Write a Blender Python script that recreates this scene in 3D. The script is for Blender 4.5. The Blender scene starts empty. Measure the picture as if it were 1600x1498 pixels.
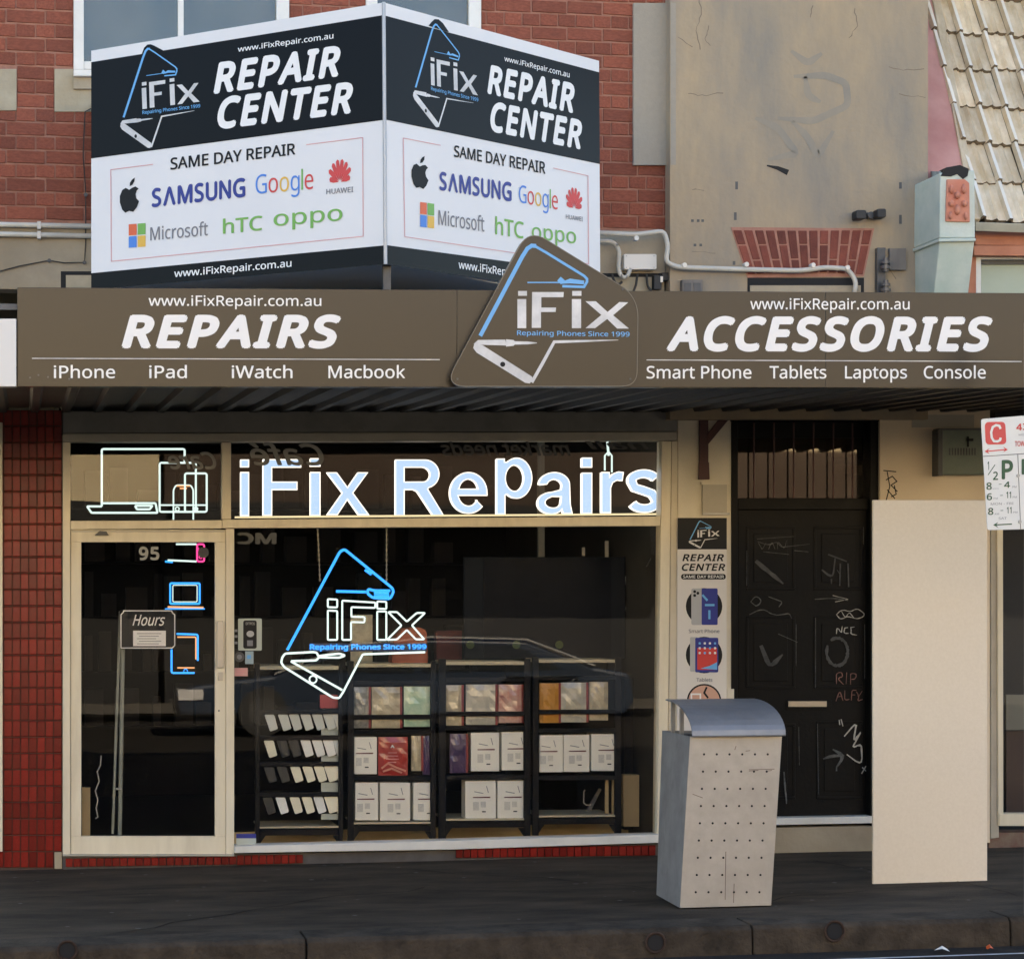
import bpy, math, random
from mathutils import Vector as V
random.seed(7)
sc = bpy.context.scene
C = sc.collection

# ------------------------------------------------------------ camera
FPX, TH, CH, CY = 3625.0, math.radians(11.9), 1.64, -14.5      # focal length in photo pixels, yaw, eye height, distance
cd = bpy.data.cameras.new('camera')
cam = bpy.data.objects.new('camera', cd); C.objects.link(cam); sc.camera = cam
cam.location = (0, CY, CH); cam.rotation_euler = (math.radians(90), 0, -TH)
cd.sensor_fit = 'HORIZONTAL'; cd.sensor_width = 36; cd.lens = FPX / 1600 * 36
cd.shift_y = 191 / 1600; cd.clip_end = 500; cd.clip_start = .1

# ------------------------------------------------------------ light
SUN_EL, SUN_AZ = math.radians(31), math.radians(14)             # the sun is behind the shops and lights the far side of the street
w = bpy.data.worlds.new('World'); sc.world = w; w.use_nodes = True
nt = w.node_tree; bg = nt.nodes['Background']
sky = nt.nodes.new('ShaderNodeTexSky'); sky.sky_type = 'NISHITA'; sky.sun_disc = False
sky.sun_elevation = SUN_EL; sky.sun_rotation = SUN_AZ; sky.air_density = 1.0; sky.dust_density = 1.2
nt.links.new(sky.outputs[0], bg.inputs[0]); bg.inputs[1].default_value = .075
sd = bpy.data.lights.new('sun', 'SUN'); sd.energy = 5.0; sd.angle = math.radians(.5); sd.color = (1, .83, .60)
so = bpy.data.objects.new('sun', sd); C.objects.link(so)
sun_dir = V((math.sin(SUN_AZ) * math.cos(SUN_EL), math.cos(SUN_AZ) * math.cos(SUN_EL), math.sin(SUN_EL)))
so.rotation_euler = sun_dir.to_track_quat('Z', 'Y').to_euler(); so.location = (0, 0, 20)
sc.view_settings.view_transform = 'Standard'; sc.view_settings.look = 'None'
sc.view_settings.gamma = 1; sc.view_settings.use_curve_mapping = False
sc.view_settings.exposure = 2.75
sc.render.engine = 'CYCLES'
sc.cycles.use_denoising = True
sc.cycles.max_bounces = 8; sc.cycles.diffuse_bounces = 4; sc.cycles.glossy_bounces = 4; sc.cycles.transparent_max_bounces = 12
sc.cycles.sample_clamp_indirect = 6

# ------------------------------------------------------------ geometry helpers
FW = V((math.sin(TH), math.cos(TH), 0)); RT = V((math.cos(TH), -math.sin(TH), 0))
EYE = V((0, CY, CH))
def P(x, y, s=0.0):
    """the world point seen at photo pixel (x, y) on a wall plane: s = its depth Y, or (point, normal)"""
    d = FW + RT * ((x - 800) / FPX) + V((0, 0, (940 - y) / FPX))
    if isinstance(s, tuple): t = (s[0] - EYE).dot(s[1]) / d.dot(s[1])
    else: t = (s - CY) / d.y
    return EYE + d * t
def nrm(s): return s[1] if isinstance(s, tuple) else V((0, -1, 0))

class MB:
    def __init__(self): self.v = []; self.f = []; self.m = []; self.mi = 0
    def add(self, vs, fs):
        b = len(self.v); self.v += [tuple(q) for q in vs]
        self.f += [tuple(b + i for i in f) for f in fs]; self.m += [self.mi] * len(fs); return self
    def prism(self, poly, off):
        n = len(poly); off = V(off); a = [V(p) for p in poly]; b = [p + off for p in a]
        fs = [tuple(range(n)), tuple(range(2 * n - 1, n - 1, -1))] + [((i + 1) % n, i, n + i, n + (i + 1) % n) for i in range(n)]
        return self.add(a + b, fs)
    def poly(self, pts): return self.add(pts, [tuple(range(len(pts)))])
    def box(self, a, b):
        x0, y0, z0 = a; x1, y1, z1 = b
        return self.prism([(x0, y0, z0), (x1, y0, z0), (x1, y0, z1), (x0, y0, z1)], (0, y1 - y0, 0))
    def pq(self, q, s, d):                                       # photo-pixel polygon on plane s, d metres thick away from the viewer
        return self.prism([P(x, y, s) for x, y in q], -nrm(s) * d)
    def pr(self, x0, y0, x1, y1, s, d, sl=0.0):                  # rectangle; sl = rise per pixel to the right
        return self.pq([(x0, y1), (x1, y1 + sl * (x1 - x0)), (x1, y0 + sl * (x1 - x0)), (x0, y0)], s, d)
    def tube(self, pts, r, n=6, closed=False):
        pts = [V(p) for p in pts]; k = len(pts); rings = []
        for i, p in enumerate(pts):
            a = pts[i - 1] if (i or closed) else p; b = pts[(i + 1) % k] if (i < k - 1 or closed) else p
            t = (b - a).normalized() if (b - a).length > 1e-9 else V((0, 0, 1))
            u = t.cross(V((0, 1, 0)));
            if u.length < .1: u = t.cross(V((1, 0, 0)))
            u.normalize(); w_ = t.cross(u).normalized(); rr = r[i] if isinstance(r, (list, tuple)) else r
            rings.append([p + (u * math.cos(6.28318 * j / n) + w_ * math.sin(6.28318 * j / n)) * rr for j in range(n)])
        vs = [q for R in rings for q in R]; fs = []
        for i in range(k if closed else k - 1):
            i2 = (i + 1) % k
            fs += [(i * n + j, i * n + (j + 1) % n, i2 * n + (j + 1) % n, i2 * n + j) for j in range(n)]
        if not closed: fs += [tuple(range(n - 1, -1, -1)), tuple((k - 1) * n + j for j in range(n))]
        return self.add(vs, fs)
    def disc(self, c, r, nv, d, n=20):                          # a short cylinder whose front centre is c, facing nv
        c = V(c); nv = V(nv).normalized(); u = nv.cross(V((0, 0, 1)))
        if u.length < .1: u = V((1, 0, 0))
        u.normalize(); w_ = u.cross(nv)
        return self.prism([c + (u * math.cos(6.28318 * j / n) + w_ * math.sin(6.28318 * j / n)) * r for j in range(n)], -nv * d)

WL = {}                                                          # world location of every object made
def _put(o, parent, wl):
    C.objects.link(o); WL[o.name] = V(wl)
    if parent is not None: o.parent = parent; o.location = V(wl) - WL[parent.name]
    else: o.location = wl
def tag(o, label=None, cat=None, group=None, kind=None):
    if label: o['label'] = label
    if cat: o['category'] = cat
    if group: o['group'] = group
    if kind: o['kind'] = kind
    return o
def root(name, loc, label, cat, group=None):
    o = bpy.data.objects.new(name, None); o.empty_display_size = .1; _put(o, None, loc); return tag(o, label, cat, group)
def fin(mb, name, mat, parent=None, label=None, cat=None, group=None, kind=None, bevel=0, smooth=False):
    if parent is not None: L = WL[parent.name]
    else:
        xs = [v[0] for v in mb.v]; ys = [v[1] for v in mb.v]; zs = [v[2] for v in mb.v]
        L = V(((min(xs) + max(xs)) / 2, (min(ys) + max(ys)) / 2, min(zs)))
    me = bpy.data.meshes.new(name)
    me.from_pydata([tuple(V(v) - L) for v in mb.v], [], mb.f)
    for m_ in (mat if isinstance(mat, (list, tuple)) else [mat]): me.materials.append(m_)
    for p, i in zip(me.polygons, mb.m): p.material_index = i; p.use_smooth = smooth
    o = bpy.data.objects.new(name, me); _put(o, parent, L)
    if bevel:
        b = o.modifiers.new('bevel', 'BEVEL'); b.width = bevel; b.segments = 2; b.limit_method = 'ANGLE'
    return tag(o, label, cat, group, kind)

def variants(n, f): return [f(i) for i in range(n)]
def brick_mesh(name, mat, seed, rnd=.03, bev=.04):
    """unit box (-.5..+.5) with chamfered front edges and slightly wandering corners"""
    r = random.Random(seed); b = bev
    fr = [(-.5, -.5), (.5, -.5), (.5, .5), (-.5, .5)]
    vs = [V((x * (1 - 2 * b * .35) + r.uniform(-rnd, rnd) * .3, -.5, z * (1 - 2 * b) + r.uniform(-rnd, rnd))) for x, z in fr]
    vs += [V((x + r.uniform(-rnd, rnd) * .2, -.5 + .3, z + r.uniform(-rnd, rnd) * .5)) for x, z in fr]
    vs += [V((x, .5, z)) for x, z in fr]
    fs = [(0, 1, 2, 3)] + [(i, i + 4, (i + 1) % 4 + 4, (i + 1) % 4) for i in range(4)] + [(i + 4, i + 8, (i + 1) % 4 + 8, (i + 1) % 4 + 4) for i in range(4)]
    me = bpy.data.meshes.new(name); me.from_pydata(vs, [], [tuple(reversed(f)) for f in fs]); me.materials.append(mat); return me
def inst(name, me, parent, c, scale, rot=(0, 0, 0)):
    o = bpy.data.objects.new(name, me); _put(o, parent, c); o.scale = scale; o.rotation_euler = rot; return o

# ------------------------------------------------------------ materials
def mat(name, col, rough=.6, col2=None, ns=6.0, bump=0.0, bs=40.0, spec=.5, metal=0.0, dirt=0.0, dcol=(.05, .04, .03), stretch=(1, 1, 1), rnd=0.0, em=None, es=0.0, coat=0.0, rvar=0.0):
    m = bpy.data.materials.new(name); m.use_nodes = True; t = m.node_tree; N = t.nodes; L = t.links
    b = N['Principled BSDF']; b.inputs['Roughness'].default_value = rough; b.inputs['Metallic'].default_value = metal
    b.inputs['Specular IOR Level'].default_value = spec
    if coat: b.inputs['Coat Weight'].default_value = coat; b.inputs['Coat Roughness'].default_value = .04
    b.inputs['Base Color'].default_value = (*col, 1)
    if em: b.inputs['Emission Color'].default_value = (*em, 1); b.inputs['Emission Strength'].default_value = es
    out = None
    tc = N.new('ShaderNodeTexCoord'); mp = N.new('ShaderNodeMapping'); mp.inputs['Scale'].default_value = stretch
    L.new(tc.outputs['Object'], mp.inputs[0])
    if rnd:
        oi = N.new('ShaderNodeObjectInfo'); va = N.new('ShaderNodeVectorMath'); va.operation = 'MULTIPLY_ADD'
        va.inputs[1].default_value = (37, 17, 53); L.new(oi.outputs['Random'], va.inputs[0]); L.new(mp.outputs[0], va.inputs[2]); vec = va.outputs[0]
    else: vec = mp.outputs[0]
    if col2 is not None:
        n = N.new('ShaderNodeTexNoise'); n.inputs['Scale'].default_value = ns; n.inputs['Detail'].default_value = 8; n.inputs['Roughness'].default_value = .62
        L.new(vec, n.inputs['Vector'])
        r = N.new('ShaderNodeValToRGB'); r.color_ramp.elements[0].position = .34; r.color_ramp.elements[1].position = .66
        r.color_ramp.elements[0].color = (*col, 1); r.color_ramp.elements[1].color = (*col2, 1); L.new(n.outputs[0], r.inputs[0]); out = r.outputs[0]
    if rnd:
        h = N.new('ShaderNodeHueSaturation'); mr = N.new('ShaderNodeMapRange'); mr.inputs['To Min'].default_value = 1 - rnd; mr.inputs['To Max'].default_value = 1 + rnd
        L.new(oi.outputs['Random'], mr.inputs[0]); L.new(mr.outputs[0], h.inputs['Value'])
        if out: L.new(out, h.inputs['Color'])
        else: h.inputs['Color'].default_value = (*col, 1)
        out = h.outputs[0]
    if dirt:
        n = N.new('ShaderNodeTexNoise'); n.inputs['Scale'].default_value = ns * .45 + .6; n.inputs['Detail'].default_value = 10; n.inputs['Roughness'].default_value = .7
        L.new(vec, n.inputs['Vector'])
        r = N.new('ShaderNodeValToRGB'); r.color_ramp.elements[0].position = .5; r.color_ramp.elements[1].position = .78
        r.color_ramp.elements[0].color = (0, 0, 0, 1); r.color_ramp.elements[1].color = (dirt, dirt, dirt, 1); L.new(n.outputs[0], r.inputs[0])
        mx = N.new('ShaderNodeMixRGB'); mx.inputs[2].default_value = (*dcol, 1); L.new(r.outputs[0], mx.inputs[0])
        if out: L.new(out, mx.inputs[1])
        else: mx.inputs[1].default_value = (*col, 1)
        out = mx.outputs[0]
    if out: L.new(out, b.inputs['Base Color'])
    if rvar:
        n = N.new('ShaderNodeTexNoise'); n.inputs['Scale'].default_value = 9; n.inputs['Detail'].default_value = 6; L.new(vec, n.inputs['Vector'])
        mr = N.new('ShaderNodeMapRange'); mr.inputs['To Min'].default_value = max(0, rough - rvar); mr.inputs['To Max'].default_value = rough + rvar
        L.new(n.outputs[0], mr.inputs[0]); L.new(mr.outputs[0], b.inputs['Roughness'])
    if bump:
        n = N.new('ShaderNodeTexNoise'); n.inputs['Scale'].default_value = bs; n.inputs['Detail'].default_value = 6
        bp = N.new('ShaderNodeBump'); bp.inputs['Strength'].default_value = bump; bp.inputs['Distance'].default_value = .01
        L.new(tc.outputs['Object'], n.inputs['Vector']); L.new(n.outputs[0], bp.inputs['Height']); L.new(bp.outputs[0], b.inputs['Normal'])
    return m
def glass(name, tint=(1, 1, 1), ior=1.35, rough=0.0, dirt=.0015):
    m = bpy.data.materials.new(name); m.use_nodes = True; t = m.node_tree; N = t.nodes; L = t.links; N.remove(N['Principled BSDF'])
    o = N['Material Output']; tr = N.new('ShaderNodeBsdfTransparent'); tr.inputs[0].default_value = (*tint, 1)
    gl = N.new('ShaderNodeBsdfGlossy'); gl.inputs['Roughness'].default_value = rough
    df = N.new('ShaderNodeBsdfDiffuse'); df.inputs[0].default_value = (.5, .48, .42, 1)
    fr = N.new('ShaderNodeFresnel'); fr.inputs[0].default_value = ior
    m1 = N.new('ShaderNodeMixShader'); m2 = N.new('ShaderNodeMixShader')
    tc = N.new('ShaderNodeTexCoord'); n = N.new('ShaderNodeTexNoise'); n.inputs['Scale'].default_value = 2.2; n.inputs['Detail'].default_value = 8
    L.new(tc.outputs['Object'], n.inputs['Vector']); mr = N.new('ShaderNodeMapRange'); mr.inputs['From Min'].default_value = .4; mr.inputs['From Max'].default_value = .8
    mr.inputs['To Min'].default_value = dirt * .3; mr.inputs['To Max'].default_value = dirt * 1.6; L.new(n.outputs[0], mr.inputs[0])
    bp = N.new('ShaderNodeBump'); bp.inputs['Strength'].default_value = .02; bp.inputs['Distance'].default_value = .02
    n2 = N.new('ShaderNodeTexNoise'); n2.inputs['Scale'].default_value = 1.3; L.new(tc.outputs['Object'], n2.inputs['Vector']); L.new(n2.outputs[0], bp.inputs['Height']); L.new(bp.outputs[0], gl.inputs['Normal'])
    L.new(fr.outputs[0], m1.inputs[0]); L.new(tr.outputs[0], m1.inputs[1]); L.new(gl.outputs[0], m1.inputs[2])
    L.new(mr.outputs[0], m2.inputs[0]); L.new(m1.outputs[0], m2.inputs[1]); L.new(df.outputs[0], m2.inputs[2]); L.new(m2.outputs[0], o.inputs[0])
    return m
def emis(name, col, s): return mat(name, (0.02, 0.02, 0.02), .5, em=col, es=s)

BRICK = mat('brick_clay', (.20, .052, .027), .82, (.30, .088, .048), 7, .45, 60, rnd=.22, dirt=.4, dcol=(.10, .035, .022))
MORTAR = mat('mortar', (.27, .125, .085), .9, (.38, .19, .135), 8, .3, 80)
CREND = mat('cement_render', (.30, .245, .165), .88, (.40, .34, .245), 1.6, .25, 35, dirt=.45, dcol=(.17, .14, .105))
QUOIN = mat('quoin_render', (.36, .30, .20), .88, (.44, .38, .27), 3, .25, 35, dirt=.4, dcol=(.2, .17, .13))
WALLR = mat('grey_tan_render', (.250, .222, .180), .9, (.44, .33, .20), 1.05, .5, 22, dirt=.7, dcol=(.235, .205, .160), stretch=(1.9, 1, .55))
PATCH = mat('tan_stand_in', (.335, .295, .235), .9, (.31, .275, .22), 30, .2, 90)
BEIGE = mat('beige_painted_pier', (.70, .58, .42), .75, (.77, .65, .48), 2, .1, 30, dirt=.2, dcol=(.45, .36, .26))
STANDIN = mat('beige_stand_in', (.78, .67, .51), .8, (.82, .71, .55), 60, .05, 120)
WHITEW = mat('white_window_paint', (.68, .66, .60), .5, (.76, .74, .68), 5, .05, 30, dirt=.3, dcol=(.4, .36, .3))
CREAM = mat('cream_frame_paint', (.70, .62, .46), .42, (.80, .72, .55), 3, .06, 25, dirt=.35, dcol=(.36, .30, .21), stretch=(3, 3, .5))
CREAMD = mat('greyed_frame_paint', (.40, .37, .30), .5, (.48, .44, .36), 3, .08, 25, dirt=.5, dcol=(.22, .19, .15))
PIER = mat('pilaster_paint', (.66, .60, .47), .7, (.75, .69, .56), 2.5, .1, 25, dirt=.35, dcol=(.34, .30, .23))
TILE = mat('red_glazed_tile', (.150, .007, .005), .22, (.225, .014, .009), 9, .12, 30, rnd=.28, dirt=.2, dcol=(.07, .02, .015), spec=.35, rvar=.12)
GROUT = mat('dark_grout', (.075, .045, .032), .9)
GLOSSB = mat('black_sign_vinyl', (.012, .012, .014), .12, rvar=.05, spec=.6)
FASCIA = mat('fascia_reflected_brown', (.026, .0182, .0100), .30, spec=.42)  # black vinyl with the brown of the reflected street mixed into its colour
SLATE = mat('slate_sign_vinyl', (.0035, .0036, .0045), .28, spec=.12)
SIGNW = mat('sign_white', (.78, .77, .765), .35, (.74, .73, .73), 1.2)
TXTW = mat('print_white', (.86, .85, .83), .4)
TXTG = mat('print_silver', (.50, .50, .50), .4, (.78, .77, .76), 6)
TXTK = mat('print_charcoal', (.009, .009, .010), .5, spec=.25)
TXTGR = mat('print_grey', (.20, .20, .22), .5)
TXTLG = mat('print_light_grey', (.45, .45, .45), .5)
TXTB = mat('print_sky_blue', (.14, .42, .78), .4)
TXTNB = mat('print_navy', (.018, .03, .25), .4)
LRED = mat('print_red', (.62, .045, .04), .4); LGREEN = mat('print_green', (.17, .42, .07), .4)
LYEL = mat('print_yellow', (.75, .45, .05), .4); LBLUE = mat('print_blue', (.06, .22, .68), .4); LPINK = mat('print_pink_line', (.70, .30, .32), .5)
LORG = mat('print_orange', (.70, .12, .03), .4)
DARK = mat('dark_void', (.008, .008, .009), .8)
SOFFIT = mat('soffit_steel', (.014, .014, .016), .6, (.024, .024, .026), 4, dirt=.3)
STEELD = mat('dark_steel', (.05, .05, .052), .45, (.08, .08, .08), 8)
ROOFM = mat('awning_roof_steel', (.10, .10, .10), .6, (.16, .15, .14), 3)
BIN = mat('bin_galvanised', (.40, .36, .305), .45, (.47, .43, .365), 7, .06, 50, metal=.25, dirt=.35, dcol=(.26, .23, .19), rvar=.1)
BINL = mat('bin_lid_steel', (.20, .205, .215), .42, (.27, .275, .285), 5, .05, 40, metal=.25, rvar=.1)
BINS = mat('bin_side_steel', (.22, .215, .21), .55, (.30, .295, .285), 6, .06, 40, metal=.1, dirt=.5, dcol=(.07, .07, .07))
ASPH = mat('asphalt', (.032, .0245, .0165), .92, (.082, .063, .043), 2.6, 1.0, 120, dirt=.6, dcol=(.011, .009, .007), stretch=(.6, 1.5, 1), spec=.2)
ROADM = mat('road_asphalt', (.022, .019, .016), .9, (.040, .035, .029), 5, .9, 260, spec=.2)
KERB = mat('bluestone', (.030, .0235, .0165), .9, (.078, .060, .042), 6, 1.0, 45, dirt=.5, dcol=(.012, .010, .008), spec=.2)
RUST = mat('rusty_drain', (.028, .015, .009), .9, (.055, .03, .018), 14, .4, 60)
BLKD = mat('black_door_paint', (.0035, .0035, .0035), .5, (.0065, .006, .0055), 4, .15, 40, rvar=.1, spec=.15)
CHALK = mat('scratched_grey', (.15, .15, .142), .8, (.05, .05, .047), 30); CHALKB = mat('scratch_bright', (.55, .53, .47), .7, (.30, .29, .26), 30); REDSC = mat('scratch_red', (.30, .15, .12), .8, (.14, .07, .055), 30); GREYSM = mat('smeared_grey', (.085, .086, .085), .7, (.030, .030, .030), 14)
BRASS = mat('pale_brass', (.50, .42, .32), .4, metal=.5)
PVC = mat('pvc_conduit', (.50, .47, .40), .5, (.58, .55, .48), 9)
PVCW = mat('white_plastic', (.74, .70, .63), .5)
RUBBER = mat('black_cable', (.02, .02, .02), .6)
GREENBOX = mat('green_meter_box', (.13, .16, .125), .6, (.17, .20, .16), 5, dirt=.3)
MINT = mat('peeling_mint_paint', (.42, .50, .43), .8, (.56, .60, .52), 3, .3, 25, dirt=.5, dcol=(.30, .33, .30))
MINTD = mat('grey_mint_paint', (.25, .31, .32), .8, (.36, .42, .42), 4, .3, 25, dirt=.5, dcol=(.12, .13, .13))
PINK = mat('pink_wall_paint', (.44, .20, .175), .85, (.54, .29, .25), 2.5, .2, 25, dirt=.35, dcol=(.30, .16, .15))
ORN = mat('terracotta_ornament', (.52, .19, .12), .8, (.60, .26, .17), 6, .2, 40)
TERR = mat('terracotta_trim', (.40, .145, .075), .7, (.50, .21, .12), 4, .15, 40)
RTILE = mat('weathered_roof_tile', (.60, .46, .28), .85, (.80, .68, .50), 6, .5, 30, rnd=.24, dirt=.55, dcol=(.30, .21, .12), stretch=(1.5, 1, .6))
RTRIB = mat('weathered_tile_rib', (.74, .67, .55), .8, (.82, .78, .70), 6, .3, 40, rnd=.12, dirt=.5, dcol=(.46, .40, .33), stretch=(2, 1, .6))
RTEDGE = mat('lichen_tile_edge', (.10, .075, .05), .9, (.20, .15, .10), 20, .5, 60)
GUTTER = mat('gutter_paint', (.48, .46, .36), .6, (.58, .56, .46), 4, dirt=.4)
GLASS = glass('shop_glass')
GLASST = glass('transom_glass', dirt=.008, ior=1.32)
GLASSD = glass('old_glass', (.88, .9, .88), 1.62, .02, .10)
def neon(name, c, s): return emis(name, c, s)
NBLUE = neon('neon_blue', (.03, .30, .95), .30); NWHITE = neon('neon_white', (.78, .98, .90), .20); NTEAL = neon('neon_pale', (.78, .98, .90), .165)
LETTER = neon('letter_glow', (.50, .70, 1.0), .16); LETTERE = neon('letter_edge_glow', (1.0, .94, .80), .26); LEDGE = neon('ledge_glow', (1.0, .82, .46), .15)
NPINK = neon('neon_pink', (1, .06, .30), .22); NORANGE = neon('neon_orange', (1, .45, .18), .18); NGREEN = neon('led_green', (.05, 1, .15), .4)
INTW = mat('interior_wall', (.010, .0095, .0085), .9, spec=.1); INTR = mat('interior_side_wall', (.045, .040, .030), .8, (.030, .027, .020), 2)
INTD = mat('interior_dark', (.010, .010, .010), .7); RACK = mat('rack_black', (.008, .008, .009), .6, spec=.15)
RACKC = mat('rack_cream_edge', (.50, .44, .31), .5); PLY = mat('plywood_plinth', (.52, .39, .18), .5, (.62, .47, .23), 7, stretch=(1, 1, 4))
CWHITE = mat('case_white', (.84, .84, .80), .4, rnd=.08); CCREAM = mat('case_cream', (.88, .84, .66), .4, rnd=.05); CGREY = mat('case_charcoal', (.035, .036, .034), .4); CSILV = mat('case_silver', (.62, .64, .59), .4, rnd=.1)
BOXW = mat('box_white_card', (.80, .78, .69), .55, (.84, .82, .73), 3); BOXE = mat('box_dark_red_edge', (.12, .015, .015), .6)
PKC = mat('packet_cream', (.62, .54, .36), .3, (.30, .25, .17), 9, coat=.5); PKG = mat('packet_green', (.30, .50, .34), .25, (.62, .70, .50), 9, coat=.6)
PKW = mat('packet_silver', (.62, .58, .46), .25, (.33, .32, .28), 8, coat=.6); PKP = mat('packet_pink', (.66, .50, .40), .25, (.46, .17, .15), 12, coat=.6)
PKR = mat('packet_red', (.34, .022, .022), .3, (.42, .04, .03), 6, coat=.5); PKO = mat('packet_orange', (.50, .23, .03), .4); PKV = mat('packet_violet', (.05, .03, .085), .35, (.08, .04, .11), 9, coat=.4)
PKK = mat('packet_black_white', (.05, .05, .055), .3, (.50, .48, .40), 9, coat=.5)
CARD = mat('cardboard', (.44, .32, .16), .7); TVB = mat('screen_glass', (.001, .003, .008), .3, spec=.08); TVE = mat('screen_edge', (.007, .010, .015), .6, spec=.1)
STICK = mat('sticker_pale', (.46, .50, .44), .5); STICKP = mat('sticker_pink', (.60, .33, .31), .5); STICKB = mat('sticker_blue', (.30, .40, .46), .5); SKINP = mat('print_skin', (.62, .36, .26), .5)
PSW = mat('parking_sign_white', (.74, .74, .70), .4, dirt=.1, ns=4); PRED = mat('parking_red', (.60, .055, .055), .4); PGRN = mat('parking_green', (.012, .08, .035), .4)
GALV = mat('galvanised_steel', (.36, .36, .35), .45, (.45, .45, .44), 20, metal=.5)
STEEL = mat('brushed_handle', (.42, .40, .37), .35, metal=.7)
BRACKET = mat('maroon_bracket', (.075, .025, .022), .55); TIMBER = mat('grey_timber', (.14, .125, .11), .85, (.2, .18, .16), 8, stretch=(1, 1, .3))
OPPC = mat('opposite_cream_paint', (.80, .66, .42), .85, (.74, .60, .37), 2); OPPD = mat('opposite_dark', (.008, .008, .009), .6); OPPG = mat('opposite_grey_render', (.70, .62, .48), .85)

# ------------------------------------------------------------ flat print: lettering and strokes
import os
try: FONT = bpy.data.fonts.load(os.path.join(bpy.utils.resource_path('LOCAL'), 'datafiles', 'fonts', 'NotoSansHebrew-Regular.woff2'))   # Blender's own bundled sans
except Exception: FONT = None
_tc = {}
def glyphs(s, spacing=1.0, shear=0.0, ext=0.0):
    k = (s, spacing, shear, ext)
    if k in _tc: return _tc[k]
    cu = bpy.data.curves.new('t', 'FONT'); cu.body = s
    if FONT: cu.font = FONT
    cu.space_character = spacing; cu.shear = shear; cu.extrude = ext; cu.resolution_u = 3
    ob = bpy.data.objects.new('t', cu); C.objects.link(ob)
    me = bpy.data.meshes.new_from_object(ob.evaluated_get(bpy.context.evaluated_depsgraph_get()))
    vs = [tuple(v.co) for v in me.vertices]; fs = [tuple(p.vertices) for p in me.polygons]
    bpy.data.objects.remove(ob); bpy.data.curves.remove(cu); bpy.data.meshes.remove(me)
    _tc[k] = (vs, fs); return _tc[k]
CAP = max(v[1] for v in glyphs('H')[0]); XH = max(v[1] for v in glyphs('x')[0])
def text(par, s, q, surf, m, bold=0.0, italic=0.0, lift=.0025, name='lettering', spacing=1.0, mirror=False, ext=0.0, ref=None, label=None, layers=8, full=False):
    """q = photo-pixel corners BL, BR, TR, TL of the baseline..cap-height box. Bold letters are a few prints laid on one another."""
    vs, fs = glyphs(s, spacing, italic, ext)
    x0 = min(v[0] for v in vs) - bold * CAP; x1 = max(v[0] for v in vs) + bold * CAP; h = ref or CAP; y0 = 0.0
    if full: y0 = min(v[1] for v in vs); h = max(v[1] for v in vs) - y0
    offs = [(0, 0)] + ([(math.cos(6.28318 * i / layers) * bold * CAP, math.sin(6.28318 * i / layers) * bold * CAP) for i in range(layers)] if bold else [])
    n = nrm(surf); words = s.split(' '); ends = [max(v[0] for v in glyphs(' '.join(words[:i + 1]), spacing, italic, ext)[0]) + .05 * CAP for i in range(len(words) - 1)] + [1e9]
    wi = [next(i for i, e in enumerate(ends) if sum(vs[j][0] for j in f) / len(f) < e) for f in fs]; mbs = [MB() for _ in words]
    for k, (dx, dy) in enumerate(offs):
        out = []
        for x, y, z in vs:
            u = (x + dx - x0) / (x1 - x0); v = (y + dy - y0 - bold * CAP) / h * (1) if not bold else ((y + dy - y0 + bold * CAP) / (h + 2 * bold * CAP))
            if mirror: u = 1 - u
            a = [q[0][i] + (q[1][i] - q[0][i]) * u for i in (0, 1)]; b = [q[3][i] + (q[2][i] - q[3][i]) * u for i in (0, 1)]
            out.append(P(a[0] + (b[0] - a[0]) * v, a[1] + (b[1] - a[1]) * v, surf) + n * (lift + k * .00012 + z))
        for i, mb in enumerate(mbs):
            used = {}; ff = []
            for f, w__ in zip(fs, wi):
                if w__ == i: ff.append(tuple(used.setdefault(j, len(used)) for j in f))
            if ff: mb.add([out[j] for j in used], ff)
    return [fin(mb, name, m, par, label=label) for mb in mbs if mb.v][-1]
def R(x0, yt, x1, yb, s0=0.0, s1=None):                          # text box: left x, cap top y, right x, baseline y; s0 = slope (dy/dx)
    s1 = s0 if s1 is None else s1; d = x1 - x0
    return [(x0, yb), (x1, yb + s1 * d), (x1, yt + s0 * d), (x0, yt)]
def strip(mb, pts, wd, surf, lift, closed=False):
    n = len(pts); L = []; Rr = []; nv = nrm(surf)
    for i in range(n):
        p = pts[i]; a = pts[i - 1] if (i or closed) else None; b = pts[(i + 1) % n] if (i < n - 1 or closed) else None
        def un(u, v): d = math.hypot(v[0] - u[0], v[1] - u[1]) or 1; return ((v[0] - u[0]) / d, (v[1] - u[1]) / d)
        t0 = un(a, p) if a else un(p, b); t1 = un(p, b) if b else un(a, p)
        tx, ty = t0[0] + t1[0], t0[1] + t1[1]; d = math.hypot(tx, ty) or 1; tx /= d; ty /= d
        c = max(.45, tx * t1[0] + ty * t1[1]); ww = (wd[i] if isinstance(wd, (list, tuple)) else wd) / 2 / c
        L.append(P(p[0] - ty * ww, p[1] + tx * ww, surf) + nv * lift); Rr.append(P(p[0] + ty * ww, p[1] - tx * ww, surf) + nv * lift)
    vs = L + Rr; fs = [(i, (i + 1) % n, n + (i + 1) % n, n + i) for i in range(n if closed else n - 1)]
    mb.add(vs, fs)
def strokes(par, name, lines, wd, surf, m, lift=.003, **kw):
    mb = MB()
    for k, l in enumerate(lines): strip(mb, l, wd, surf, lift + k * .00015)
    return fin(mb, name, m, par, **kw)
def flat(par, name, q, surf, m, lift=.002, **kw):
    n = nrm(surf); return fin(MB().poly([P(x, y, surf) + n * lift for x, y in q]), name, m, par, **kw)
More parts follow.
